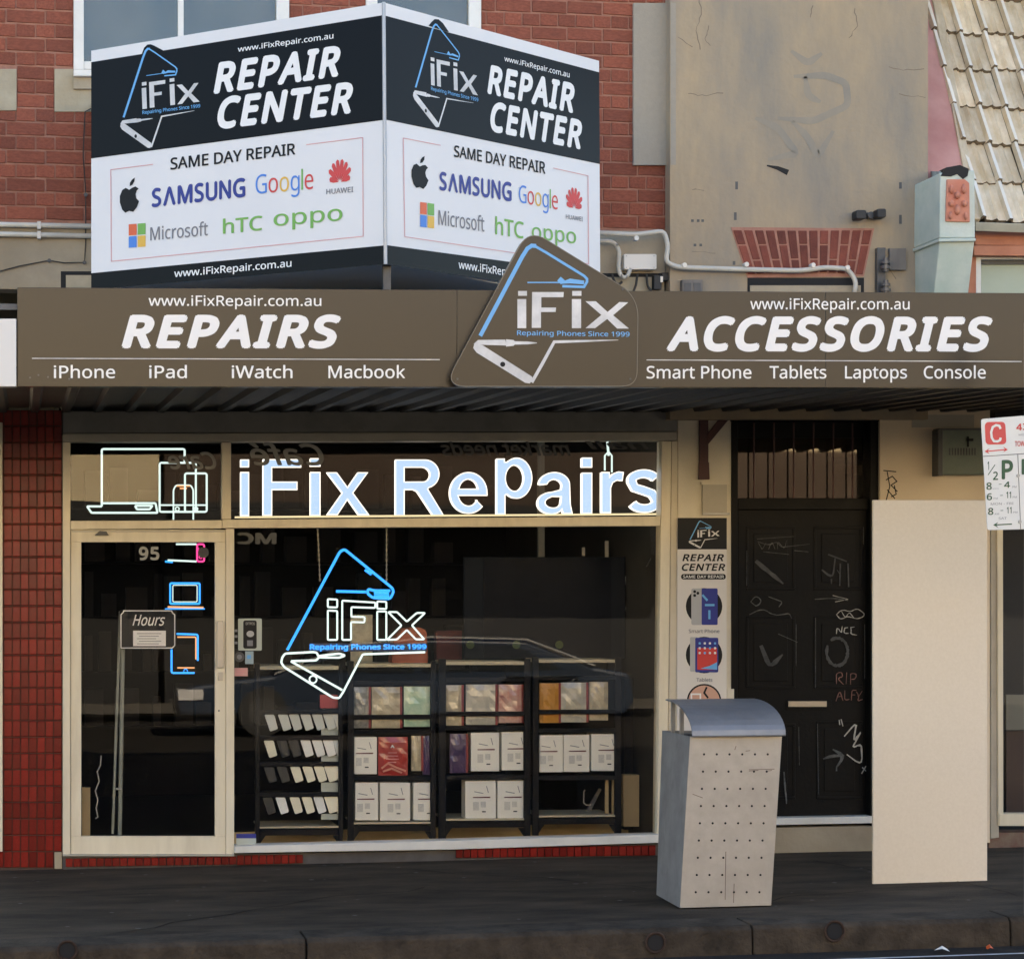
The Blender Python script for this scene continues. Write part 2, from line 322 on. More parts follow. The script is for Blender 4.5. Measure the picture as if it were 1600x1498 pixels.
def rounded(x0, y0, x1, y1, r, k=4):
    out = []
    for cx, cy, a0 in ((x1 - r, y0 + r, -90), (x1 - r, y1 - r, 0), (x0 + r, y1 - r, 90), (x0 + r, y0 + r, 180)):
        for i in range(k + 1):
            a = math.radians(a0 + 90 * i / k); out.append((cx + r * math.cos(a), cy + r * math.sin(a)))
    return out
def circ(x, y, r, n=24, ry=None): return [(x + r * math.cos(6.28318 * i / n), y + (ry or r) * math.sin(6.28318 * i / n)) for i in range(n)]
def roundcorners(pts, r, k=4):
    out = []; n = len(pts)
    for i in range(n):
        a, p, b = pts[i - 1], pts[i], pts[(i + 1) % n]
        ra = r[i] if isinstance(r, (list, tuple)) else r
        da = math.hypot(a[0] - p[0], a[1] - p[1]); db = math.hypot(b[0] - p[0], b[1] - p[1])
        s = (p[0] + (a[0] - p[0]) * ra / da, p[1] + (a[1] - p[1]) * ra / da); e = (p[0] + (b[0] - p[0]) * ra / db, p[1] + (b[1] - p[1]) * ra / db)
        for j in range(k + 1):
            t = j / k; out.append(((1 - t) ** 2 * s[0] + 2 * t * (1 - t) * p[0] + t * t * e[0], (1 - t) ** 2 * s[1] + 2 * t * (1 - t) * p[1] + t * t * e[1]))
    return out
ORD = ['first', 'second', 'third', 'fourth', 'fifth', 'sixth', 'seventh', 'eighth']

# ============================================================ ground
def sheet(name, x0, x1, y0, y1, z, m, nx=1, ny=1, amp=0.0, kind='structure', parent=None):
    mb = MB(); r = random.Random(3); vs = []; fs = []
    for j in range(ny + 1):
        for i in range(nx + 1):
            vs.append((x0 + (x1 - x0) * i / nx, y0 + (y1 - y0) * j / ny, z + (r.uniform(-amp, amp) if 0 < j < ny else 0)))
    for j in range(ny):
        for i in range(nx): k = j * (nx + 1) + i; fs.append((k, k + 1, k + nx + 2, k + nx + 1))
    mb.add(vs, fs); return fin(mb, name, m, parent, kind=kind, smooth=True)
KY = -2.95
foot = sheet('footpath', -40, 45, KY + .0, .5, 0, ASPH, 160, 16, .0018)
kerb = fin(MB(), 'kerb', KERB, kind='structure') if False else None
kb = MB(); xs = [-40, -6, -.95, 1.35, 3.62, 5.02, 8, 45]
for a, b in zip(xs[:-1], xs[1:]):
    g = .004
    kb.prism([(a + g, KY - .30, -.16), (a + g, KY - .29, -.02), (a + g, KY - .265, .001), (a + g, KY + .001, .004), (a + g, KY + .001, -.2)], (b - a - 2 * g, 0, 0))
kerb = fin(kb, 'kerb', KERB, kind='structure', bevel=.008)
for px, py, r_ in ((105, 1484, .045), (1024, 1472, .05), (1304, 1454, .052)):
    s = KY - .29; c = P(px, py, s - .012)
    dr = fin(MB().tube([c + V((0, .004, 0)), c + V((0, .02, 0))], r_, 18), 'drain_outlet', RUST, kerb)
    ring = [c + V((math.cos(a / 18 * 6.28318) * r_, -.002, math.sin(a / 18 * 6.28318) * r_)) for a in range(18)]
    fin(MB().tube(ring, .006, 6, True), 'drain_rim', RUST, dr)
    fin(MB().disc(c + V((0, -.001, 0)), r_ * .8, (0, -1, 0), .002), 'drain_bore', DARK, dr)
road = sheet('road', -60, 60, -13.9, KY - .3, -.145, ROADM, 120, 10, .002)
sheet('road_marking', -30, 40, -3.53, -3.50, -.141, TXTG)
sheet('ground', -120, 120, -120, 60, -.25, ASPH)
sheet('far_road', -60, 60, -20.5, -13.9, -.145, ROADM)
sheet('far_footpath', -60, 60, -24.2, -20.5, -.02, mat('dull_concrete', (.14, .125, .10), .85, (.20, .18, .15), 2))
# hairline cracks, a mended strip and chewing-gum spots in the pavement
def ground_line(name, pts, w_, z, m):
    mb = MB(); n = len(pts); rg = random.Random(n + int(pts[0][0] * 10)); L = []
    for i, (x, y) in enumerate(pts):
        a = pts[max(0, i - 1)]; b = pts[min(n - 1, i + 1)]; d = math.hypot(b[0] - a[0], b[1] - a[1]); nx, ny = -(b[1] - a[1]) / d, (b[0] - a[0]) / d; k = w_ * rg.uniform(.3, 1)
        L += [(x + nx * k, y + ny * k, z), (x - nx * k, y - ny * k, z)]
    mb.add(L, [(2 * i, 2 * i + 1, 2 * i + 3, 2 * i + 2) for i in range(n - 1)]); fin(mb, name, m, foot)
FCR = mat('crack_black', (.007, .006, .005), .9, spec=.1)
rg = random.Random(12)
for x, y, dx, dy, n in ((.4, -2.9, .35, .28, 9), (2.2, -.4, .22, -.22, 10), (3.1, -2.4, .25, .06, 9), (4.9, -.5, .05, -.27, 9), (-.1, -1.4, .3, .02, 8), (5.6, -2.8, -.06, .2, 8)):
    pts = [(x, y)]
    for i in range(n): x += dx * rg.uniform(.3, 1.1) + rg.uniform(-.05, .05); y += dy * rg.uniform(.3, 1.1) + rg.uniform(-.06, .06); pts.append((x, max(-2.93, min(-.05, y))))
    ground_line('crack', pts, .006, .0032, FCR)
GUM = mat('gum_grey', (.11, .10, .085), .9)
gm_ = MB()
for i in range(70):
    x, y, q_ = rg.uniform(-.2, 6), rg.uniform(-2.85, -.1), rg.uniform(.006, .017)
    gm_.add([(x + math.cos(a) * q_ * rg.uniform(.7, 1.2), y + math.sin(a) * q_, .0042) for a in (0, .8, 1.6, 2.4, 3.1, 3.9, 4.7, 5.5)], [tuple(range(8))])
fin(gm_, 'gum_spots', GUM, foot, kind='stuff')
# litter
def litter(name, x, y, m, label, s=.03, k=7, sd=1):
    r = random.Random(sd); c = P(x, y, KY - .45); c.z = -.138
    pts = [c + V((math.cos(a / k * 6.28) * s * r.uniform(.4, 1.4), math.sin(a / k * 6.28) * s * r.uniform(.5, 1.2), r.uniform(.001, .02))) for a in range(k)]
    mb = MB(); mb.add(pts + [c + V((0, 0, .03))], [(i, (i + 1) % k, k) for i in range(k)]); fin(mb, name, m, None, label, 'litter')
litter('paper_scrap', 1472, 1482, PVCW, 'crumpled white paper scrap lying in the gutter', .045)
litter('dry_leaf', 1546, 1477, LORG, 'small orange-brown leaf lying by the kerb on the right', .025, sd=4)

# ============================================================ brick shop building
bld = root('brick_building', (2, 2, 0), 'red brick shop building with white windows above the awning', 'building')
z0a, z0b = P(70, 344.5), P(1000, 358.2); SL = (z0b.z - z0a.z) / (z0b.x - z0a.x); CHT = .0858
bw = MB()
XL, XR = P(-40, 400).x, P(1048, 400).x
def bz(x, k): return z0a.z + SL * (x - z0a.x) + k * CHT
zw = P(283, 121, 0).z; ztop = bz(XL, 60)
bw.prism([(XL, .004, bz(XL, -1)), (XR, .004, bz(XR, -1)), (XR, .004, zw), (XL, .004, zw)], (0, .25, 0))
for a, b in ((None, 115), (452, 572), (752, None)):
    xa_ = XL if a is None else P(a, 60).x; xb_ = XR if b is None else P(b, 60).x
    bw.box((xa_, .004, zw), (xb_, .254, ztop))
wall = fin(bw, 'brick_wall', MORTAR, bld)
win_px = [(115, -60, 452, 122), (572, -60, 752, 140)]; quo_px = [(0, 108, 26, 173), (85, 108, 143, 175)]
def cut(px, py):
    for a, b, c, d in win_px + quo_px:
        if a - 1 < px < c + 1 and b < py < d: return True
    return False
BM = [brick_mesh('brick', BRICK, i) for i in range(4)]
def to_px(p):
    d = p - EYE; t = d.dot(FW); return 800 + FPX * d.dot(RT) / t, 940 - FPX * d.z / t
hid = MB(); nb = 0
for k in range(0, 26):
    st = k % 2 == 0; step = .2345 if st else .1172; off = .0 if st else .0586
    x = XL - .3 + off + .02
    row_rand = random.Random(k)
    while x < XR:
        a, b = x, x + step; x += step
        b2 = min(b, XR); a2 = max(a, XL)
        if b2 - a2 < .03: continue
        cx = (a2 + b2) / 2; c = V((cx, 0, bz(cx, k) + CHT / 2))
        pts = [to_px(V((xx, 0, c.z))) for xx in (a2 + .01, cx, b2 - .01)]
        for (wa, wb, wc, wd_) in win_px + quo_px:           # trim a brick at an opening
            if wb < pts[1][1] < wd_:
                ea, eb = P(wa, pts[1][1]).x, P(wc, pts[1][1]).x
                if a2 < ea < b2: b2 = ea
                elif a2 < eb < b2: a2 = eb
                elif ea <= a2 and b2 <= eb: b2 = a2
        if b2 - a2 < .02: continue
        cx = (a2 + b2) / 2; c = V((cx, -.0015 + row_rand.uniform(-.0012, .0012), bz(cx, k) + CHT / 2)); px, py = to_px(c)
        L_, H_ = b2 - a2 - .0085, CHT - .0085
        behind = (165 < px < 915 and py > 110 - 0.0 * px and not (px < 600 and py < 150 - (px - 143) * .17)) or py < -25
        if behind or nb > 296: hid.box((cx - L_ / 2, c.y - .0, c.z - H_ / 2), (cx + L_ / 2, .02, c.z + H_ / 2))
        else: inst('brick', BM[(nb * 7 + k) % 4], wall, c + V((0, .02, 0)), (L_, .045, H_)); nb += 1
fin(hid, 'brick_field', BRICK, wall, kind='stuff')
# quoins, cement band, soldier line
for i, (a, b, c, d) in enumerate(quo_px):
    fin(MB().pr(a - (30 if i == 0 else 0), b, c, d, -.012, .03), 'rendered_block', QUOIN, bld, bevel=.004)
fin(MB().pq([(-40, 451), (1040, 470), (1040, 361.5), (-40, 346.5)], -.02, .2), 'cement_band', CREND, bld, bevel=.004)
# openings just above the awning
def small_opening(x0, y0, x1, y1):
    o = fin(MB().pr(x0, y0, x1, y1 + 14, -.0215, .004), 'vent_window', DARK, bld)
    fin(MB().pr(x0 + 8, y0 + 6, x1 - 2, y1 + 14, -.027, .004), 'vent_panel', QUOIN, o)
small_opening(95, 424, 160, 450); small_opening(935, 427, 1040, 456)
# sash windows
def sash(x0, y1, x1, mull, g0, g1, gy, yb):
    wn = fin(MB().pr(x0, y1 - 10, x1, y1, -.075, .10).pr(x0, -60, g0, y1 - 10, -.02, .06).pr(g1, -60, x1, y1 - 10, -.02, .06), 'sash_window', WHITEW, bld, bevel=.004)
    fin(MB().pr(g0, gy, g1, y1 - 10, -.008, .05), 'bottom_rail', WHITEW, wn, bevel=.003)
    if mull: fin(MB().pr(mull - 5, -60, mull + 4, gy, -.006, .04), 'mullion', WHITEW, wn, bevel=.003)
    segs = [(g0, mull - 5), (mull + 4, g1)] if mull else [(g0, g1)]
    for a, b in segs: fin(MB().pr(a, -60, b, gy, .02, .004), 'pane', GLASSD, wn)
    fin(MB().pr(x0, y1, x1, y1 + 20, -.035, .04), 'window_sill', CREND, wn)
    fin(MB().pr(x0, -60, x1, y1, .20, .01), 'blind', mat('pale_blind', (.12, .125, .12), .8, (.07, .075, .075), 1.5), wn)
sash(115, 119, 452, 283, 131, 432, 96, 0)
sash(572, 119, 752, None, 590, 733, 96, 0)
# body of the building behind and above, interior shell
body = MB(); xa, xb = P(-60, 900).x, P(1560, 900).x
body.box((-9, .26, 6.6), (12, 9, 8.2)); body.box((-9, .27, 2.95), (XL - .0, 9, 6.6)); body.box((XL, .3, 6.0), (6.3, 9, 6.6))
body.box((XL, 5.1, 0), (6.3, 9, 6.0)); body.box((6.4, 3.2, 0), (12, 9, 6.6))
fin(body, 'building_mass', CREND, bld)
sx0, sx1 = P(100, 900).x + .05, P(1036, 900).x
sh = MB()
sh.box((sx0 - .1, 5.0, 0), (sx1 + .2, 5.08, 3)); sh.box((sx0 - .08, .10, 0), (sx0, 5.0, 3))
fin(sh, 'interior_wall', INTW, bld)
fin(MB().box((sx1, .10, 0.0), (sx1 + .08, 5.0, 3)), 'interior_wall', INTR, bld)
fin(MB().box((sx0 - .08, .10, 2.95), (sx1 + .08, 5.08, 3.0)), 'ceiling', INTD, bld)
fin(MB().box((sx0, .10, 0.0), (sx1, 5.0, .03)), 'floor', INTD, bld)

# ============================================================ rendered wall to the right, with arch
rb = root('rendered_building', (5, 1, 0), 'narrow grey rendered building with tan stand-in pieces right of the brick shop', 'building')
WY = -.12
rw = fin(MB().pq([(1047, 655), (1450, 655), (1450, -60), (1047, -60)], WY, .5), 'wall', WALLR, rb)
flat(rw, 'tan_stand_in_patch', [(1048, 258), (1056, 258), (1056, 5), (1048, 5)], WY, PATCH, .002)
fin(MB().pr(990, 5, 1046, 258, -.03, .034), 'tan_stand_in_panel', PATCH, rb)  # added tan pieces stand in for a blanked-out rectangle, not actual render
# cracks and old paint marks
cr = [[(1092, 0), (1096, 22), (1088, 48), (1094, 78)], [(1108, 40), (1102, 60), (1110, 72)], [(1270, 10), (1266, 28)], [(1335, 12), (1340, 40), (1326, 60)], [(1390, 106), (1410, 110), (1444, 108)],
      [(1075, 145), (1096, 150), (1130, 146)], [(1080, 296), (1100, 298)], [(1082, 392), (1118, 396)], [(1378, 410), (1400, 436)], [(1060, 60), (1082, 74)], [(1404, 148), (1446, 153)]]
CRK = mat('crack_brown', (.20, .16, .115), .9)
for l in cr:
    rc = random.Random(l[0][0]); pts = []
    for a, b in zip(l[:-1], l[1:]):
        for t in (0, .25, .5, .75): pts.append((a[0] + (b[0] - a[0]) * t + rc.uniform(-1.6, 1.6), a[1] + (b[1] - a[1]) * t + rc.uniform(-1.6, 1.6)))
    pts.append(l[-1]); strokes(rw, 'crack', [pts], [rc.uniform(.5, 1.7) for _ in pts], WY, CRK, .0012)
GH = mat('ghost_paint', (.25, .225, .185), .9, (.31, .265, .20), 5)
gh0 = [[(1180, 185), (1215, 200), (1245, 240), (1200, 250)], [(1215, 185), (1270, 190), (1325, 165), (1322, 130), (1290, 118), (1240, 120)], [(1238, 190), (1262, 215), (1278, 245), (1302, 205)], [(1258, 120), (1262, 150), (1282, 160)], [(1236, 80), (1262, 100), (1284, 84)]]
for l in gh0:
    l = [l[0]] + [p for i in range(1, len(l) - 1) for p in roundcorners([l[i - 1], l[i], l[i + 1]], 9, 4)[5:10]] + [l[-1]]
    strokes(rw, 'painted_over_tag', [l], [5] + [11] * (len(l) - 2) + [5], WY, GH, .0018)
strokes(rw, 'paint_mark', [[(1198, 259), (1215, 263), (1231, 270)]], [2, 6, 9], WY, TXTK, .003)
for px, py, hh in ((1149, 338, 6), (1151, 290, 6), (1407, 290, 5), (1407, 343, 7), (1082, 345, 2), (1091, 345, 2), (1098, 345, 2), (1095, 383, 2), (1086, 383, 2), (1147, 411, 3), (1437, 417, 3)):
    fin(MB().pr(px - 2, py - hh, px + 2, py + hh, WY - .002, .006), 'wall_fixing', STEELD, rw)
# brick arch
arch = fin(MB().pq([(1168, 434), (1350, 432), (1366, 357), (1142, 355)], WY - .004, .01), 'brick_arch', mat('arch_mortar', (.32, .15, .105), .9, (.42, .21, .15), 12, .3, 60), rb)
cxa, cya = 1255, 900                                         # the joints fan out from here
NA = 13
ARB = mat('arch_brick_clay', (.13, .032, .020), .82, (.20, .052, .032), 7, .4, 60, rnd=.25)
AM = [brick_mesh('arch_brick', BRICK, 20 + i, .02, .03) for i in range(3)]
for i in range(NA):
    u0, u1 = (i + .12) / NA, (i + .88) / NA
    def ap(u, v): # v 0 top .. 1 bottom
        xt = 1143 + (1365 - 1143) * u; xb_ = 1169 + (1349 - 1169) * u; yt = 357 + 1 * math.sin(3.14 * u); yb = 433 - 4 * math.sin(3.14159 * u)
        return xt + (xb_ - xt) * v, yt + (yb - yt) * v
    cuts = [0.02, .34, .96] if i % 2 == 0 else [.02, .66, .96]
    for a, b in zip(cuts[:-1], cuts[1:]):
        q = [ap(u0, b - .015), ap(u1, b - .015), ap(u1, a + .015), ap(u0, a + .015)]
        fin(MB().pq(q, WY - .010, .008), 'brick', ARB, arch, bevel=.003)
fin(MB().pr(1168, 434, 1350, 470, WY - .003, .004), 'dark_recess', DARK, rb)
fin(MB().pr(1172, 446, 1345, 470, WY - .012, .006), 'recess_board', CREND, rb)

# pilaster between shop and black door, doorway surround, beige pier
fin(MB().pq([(1059, 1325), (1143, 1322), (1143, 640), (1059, 640)], -.02, .3), 'pilaster', PIER, rb, bevel=.004)
dw = MB()
dw.pr(1143, 640, 1375, 658, -.05, .3); dw.pr(1143, 658, 1153, 1290, -.03, .3); dw.pr(1360, 658, 1375, 1290, -.03, .3); dw.pr(1153, 778, 1360, 796, .02, .15)
fin(dw, 'door_surround', BLKD, rb, bevel=.004)
fin(MB().pr(1140, 1279, 1372, 1290, -.06, .3, -.02), 'threshold', WHITEW, rb, bevel=.003)
fin(MB().pr(1140, 1294, 1372, 1335, -.03, .3, -.02), 'door_step', CREND, rb, bevel=.006)
fin(MB().pq([(1375, 1322), (1547, 1316), (1547, 640), (1375, 640)], -.06, .3), 'beige_pier', BEIGE, rb, bevel=.003)
fin(MB().pr(1425, 648, 1522, 668, -.064, .01), 'pier_head', CREAMD, rb)
strokes(rb, 'scribbled_tag', [[(1380, 735), (1400, 737)], [(1386, 737), (1390, 760), (1384, 783)], [(1384, 750), (1394, 744), (1401, 752), (1392, 758), (1402, 768)], [(1397, 758), (1400, 772), (1392, 776)], [(1386, 765), (1398, 779)]], 1.6, -.06, TXTK, .003)
# transom light of the black door
tl = root('door_transom', P(1255, 778, .06), 'barred dark transom window over the black door', 'window')
fin(MB().pr(1153, 658, 1360, 778, .10, .006), 'pane', glass('transom_dark_glass', (.40, .36, .31), 1.6, .02, .03), tl)
fin(MB().pr(1153, 658, 1360, 684, .085, .012), 'head_board', BLKD, tl)
for x in (1178, 1209, 1240, 1271, 1302, 1332): fin(MB().tube([P(x, 658, .04), P(x, 778, .04)], .006, 8), 'bar', BRACKET, tl)
fin(MB().box((P(1143, 0).x, .6, 2.0), (P(1375, 0).x, .65, 3)), 'curtain', mat('old_curtain', (.16, .11, .06), .9, (.10, .07, .04), 6, stretch=(9, 1, .3)), tl)

REFLB = mat('painted_reflection_cream', (.80, .56, .28), .8, (.66, .44, .22), 5, stretch=(9, 1, .5))  # cream colour imitates the sunlit building reflected in the transom glass
for x0, x1 in ((1155, 1176), (1181, 1207), (1212, 1238), (1243, 1269), (1274, 1300), (1305, 1331)): fin(MB().pr(x0 - 1, 680, x1, 708 + (6 if x0 > 1300 else 0), .13, .01), 'reflection_strip', REFLB, tl)
fin(MB().pr(1334, 682, 1357, 713, .13, .01).pr(1305, 725, 1330, 740, .132, .01).pr(1334, 727, 1357, 742, .132, .01), 'pale_reflection_strip', PIER, tl)  # paler pieces of the same imitated reflection

# ============================================================ black door
bd = root('black_door', P(1256, 1280, .05), 'black panelled door covered in grey scribbled tags, beside the bin', 'door')
DY = .05
fin(MB().pr(1153, 796, 1360, 1280, DY, .05), 'door_leaf', BLKD, bd, bevel=.003)
for x0, y0, x1, y1 in ((1166, 822, 1243, 922), (1272, 822, 1348, 922), (1166, 962, 1243, 1076), (1272, 962, 1348, 1076), (1166, 1130, 1243, 1248), (1276, 1126, 1348, 1248)):
    fr = MB(); t = 4
    fr.pr(x0, y0, x1, y0 + t, DY - .006, .006).pr(x0, y1 - t, x1, y1, DY - .006, .006).pr(x0, y0 + t, x0 + t, y1 - t, DY - .006, .006).pr(x1 - t, y0 + t, x1, y1 - t, DY - .006, .006)
    pn = fin(fr, 'panel_moulding', BLKD, bd, bevel=.003)
    fin(MB().pr(x0 + 12, y0 + 12, x1 - 12, y1 - 12, DY - .006, .006), 'door_panel', BLKD, pn, bevel=.004)
fin(MB().pr(1228, 1093, 1299, 1109, DY - .006, .006), 'letter_slot_frame', BLKD, bd, bevel=.002)
fin(MB().pr(1232, 1095, 1292, 1104, DY - .018, .008), 'letter_slot', BRASS, bd, bevel=.002)
def S(nm, ls, w_, m, lf=.0125):
    rj = random.Random(int(ls[0][0][0] * 7))
    for k_, l in enumerate(ls):
        ws_ = w_ if isinstance(w_, (list, tuple)) else [w_] * len(l); p2 = [l[0]]; w2 = [ws_[0] * .6]
        for i in range(1, len(l) - 1):
            rr_ = min(math.dist(l[i - 1], l[i]), math.dist(l[i], l[i + 1])) * .42
            for q_ in roundcorners([l[i - 1], l[i], l[i + 1]], max(rr_, .1), 3)[4:8]: p2.append((q_[0] + rj.uniform(-.4, .4), q_[1] + rj.uniform(-.4, .4))); w2.append(ws_[min(i, len(ws_) - 1)] * rj.uniform(.6, 1.15))
        p2.append(l[-1]); w2.append(ws_[-1] * .5)
        strokes(bd, nm, [p2], w2, DY, m, lf + k_ * .0002)
wr = [(x, y, r_) for x, y, r_ in ()]
S('worn_edge', [[(1348, 823), (1348, 850)], [(1166, 860), (1166, 915)], [(1243, 975), (1243, 1040)], [(1273, 965), (1273, 1074)], [(1247, 1135), (1248, 1195)], [(1276, 1130), (1278, 1240)], [(1350, 975), (1350, 1060)]], 1.2, CHALK)
S('smear', [[(1180, 876), (1200, 893), (1223, 912)], [(1188, 1008), (1202, 1043), (1222, 1022)]], [9, 7, 4], GREYSM)
S('smear', [[(1293, 866), (1322, 877)], [(1283, 890), (1300, 903), (1304, 872)], [(1312, 880), (1311, 915)], [(1324, 880), (1325, 917)], [(1298, 904), (1298, 912)]], 4, GREYSM)
S('scribble', [[(1307, 890), (1313, 900)], [(1183, 846), (1200, 852), (1212, 846), (1220, 855), (1264, 850)], [(1184, 848), (1190, 860), (1196, 848)], [(1200, 858), (1205, 845), (1210, 858)], [(1214, 858), (1214, 845), (1225, 858), (1228, 844)], [(1192, 862), (1232, 866)], [(1182, 842), (1240, 838)]], 1.1, CHALK)
S('scribble', [[(1172, 940), (1180, 930), (1190, 938), (1182, 948), (1172, 940)], [(1200, 932), (1222, 940), (1216, 948)], [(1170, 960), (1190, 950), (1210, 962), (1232, 958), (1236, 966)], [(1240, 860), (1262, 862)], [(1272, 936), (1300, 934), (1324, 938)], [(1215, 990), (1245, 1003)]], 1.6, CHALK)
S('scribble', [[(1306, 960), (1314, 952), (1328, 956), (1338, 950), (1352, 960), (1340, 967), (1324, 962), (1312, 968), (1306, 960)], [(1314, 955), (1320, 966), (1326, 955), (1334, 966)], [(1300, 930), (1324, 936)], [(1304, 940), (1324, 936)]], 1.4, CHALKB)
S('scrawl', [[(1306, 990), (1307, 979), (1314, 990), (1315, 978)], [(1324, 980), (1318, 981), (1318, 989), (1325, 989)], [(1334, 979), (1328, 980), (1329, 984), (1328, 990), (1338, 992)]], 1.7, CHALKB)
S('painted_ring', [[(1288 + 19 + 17 * math.cos(a / 14 * 6.28 - 2.2), 1018 + 22 * math.sin(a / 14 * 6.28 - 2.2)) for a in range(14)]], 5, GREYSM)
S('scrawl', [[(1306, 1068), (1306, 1051), (1314, 1050), (1316, 1056), (1308, 1060), (1317, 1069)], [(1322, 1050), (1321, 1068)], [(1328, 1069), (1328, 1051), (1337, 1052), (1336, 1060), (1329, 1061)],
  [(1305, 1095), (1311, 1078), (1316, 1094)], [(1308, 1088), (1315, 1087)], [(1319, 1078), (1319, 1093), (1326, 1092)], [(1329, 1094), (1330, 1078), (1337, 1078)], [(1330, 1085), (1335, 1085)], [(1337, 1080), (1341, 1087), (1339, 1095), (1347, 1092)], [(1346, 1079), (1341, 1087)]], 1.6, REDSC)
S('painted_tag', [[(1313, 1123), (1316, 1134)], [(1318, 1150), (1338, 1126), (1332, 1160), (1346, 1140), (1330, 1168), (1345, 1162), (1346, 1196), (1322, 1178)], [(1346, 1198), (1352, 1204)], [(1345, 1208), (1352, 1196)], [(1310, 1124), (1311, 1132)]], 3, CHALKB, .0135)
S('painted_tag', [[(1285, 1185), (1300, 1180), (1318, 1180)], [(1300, 1170), (1318, 1180), (1306, 1198)], [(1306, 1198), (1306, 1204)]], [3, 6, 5], CHALK, .0130)
S('paint_drip', [[(1224, 1205), (1226, 1230), (1228, 1255)]], 3, CHALK, .0130)

# ============================================================ tiled pier
tp = root('tiled_pillar', P(48, 1357, 0), 'pillar of small glazed red tiles left of the shop door', 'pillar')
fin(MB().pq([(-60, 1362), (97, 1357), (97, 641), (-60, 641)], 0.004, .3), 'pillar_core', GROUT, tp)
TMs = [brick_mesh('tile', TILE, 40 + i, .012, .05) for i in range(4)]
def px_piece(name, me, par, q, yf, dep):
    pts = [P(x, y, yf) for x, y in q]; c = sum(pts, V((0, 0, 0))) / 4
    wd = ((pts[1].x - pts[0].x) + (pts[2].x - pts[3].x)) / 2; hh = ((pts[3].z - pts[0].z) + (pts[2].z - pts[1].z)) / 2
    return inst(name, me, par, c + V((0, dep / 2, 0)), (wd, dep, hh), (0, -math.atan2(pts[1].z - pts[0].z, pts[1].x - pts[0].x), 0))
nrow = 28; y = 644.0
rr = random.Random(9)
for r_ in range(nrow):
    y0_ = 640 + r_ * 25.55; y1_ = y0_ + 25.55
    for c_ in range(-1, 7):
        x0_ = 6 + c_ * 12.95 + .7; x1_ = x0_ + 12.95 - 1.3
        q = [(x0_, y1_ - .8), (x1_, y1_ - .8), (x1_, y0_ + .8), (x0_, y0_ + .8)]
        px_piece('tile', TMs[rr.randrange(4)], tp, q, -.004 + rr.uniform(-.0012, .0012), .012)
fin(MB().pr(85, 1331, 97, 1357, -.012, .02), 'broken_corner', QUOIN, tp, bevel=.004)
nf = root('neighbouring_shopfront', P(0, 1355, -.02), 'pale edge of the next shop window frame at the far left', 'shopfront')
fin(MB().pr(-40, 660, 4, 1330, -.03, .06), 'frame_post', CREAM, nf, bevel=.003)

# ============================================================ shopfront
sf = root('shopfront', P(600, 1340, 0), 'cream timber shopfront with large display window and transom lights', 'shopfront')
sfm = MB()
fin(MB().pq([(98, 677), (1058, 674), (1058, 643), (98, 642)], -.02, .12), 'head_beam', mat('dark_grey_paint', (.20, .195, .175), .6, (.27, .26, .235), 3, .08, 25, dirt=.6, dcol=(.10, .095, .085)), sf, bevel=.006)  # head beam in a darker grey than the rest of the frame
fin(MB().pq([(98, 690.5), (1058, 688), (1058, 674.5), (98, 677.5)], -.035, .12), 'head_rail', CREAMD, sf, bevel=.004)
fin(MB().pr(98, 691, 110, 1337, -.03, .10), 'jamb', CREAM, sf, bevel=.004)
fin(MB().pq([(1027, 1316), (1042, 1316), (1049, 689), (1034, 689)], -.03, .12), 'jamb', CREAM, sf, bevel=.004)
fin(MB().pq([(1042.5, 1330), (1058.5, 1330), (1058.5, 689), (1049.5, 689)], -.012, .12), 'architrave', PIER, sf, bevel=.003)
fin(MB().pr(347, 691, 361, 811, -.03, .09), 'mullion', CREAM, sf, bevel=.003)
fin(MB().pq([(110.5, 827), (347, 825.5), (347, 812.5), (110.5, 813.5)], -.034, .09), 'transom_bar', CREAM, sf, bevel=.003)
fin(MB().pq([(347.5, 825), (1031.5, 821.5), (1032, 806.5), (347.5, 811.5)], -.034, .09), 'transom_bar', CREAM, sf, bevel=.003)
fin(MB().pr(353, 826, 366, 1334, -.03, .09), 'mullion', CREAM, sf, bevel=.003)
fin(MB().pq([(366.5, 1332.5), (704, 1327), (1040, 1316), (1040, 1303), (704, 1313), (366.5, 1321.5)], -.06, .16), 'sill', WHITEW, sf, bevel=.005)
fin(MB().pq([(98, 1337), (366, 1337), (366, 1334.5), (98, 1334.5)], -.05, .12), 'door_sill', CREAMD, sf)
GY = .03
fin(MB().pr(110, 691, 347, 812, GY, .005), 'pane', GLASST, sf)
fin(MB().pr(361, 689, 1034, 810, GY, .005), 'pane', GLASST, sf)
fin(MB().pq([(366, 1322), (1028, 1304), (1032, 822), (366, 825)], GY, .005), 'pane', GLASS, sf)
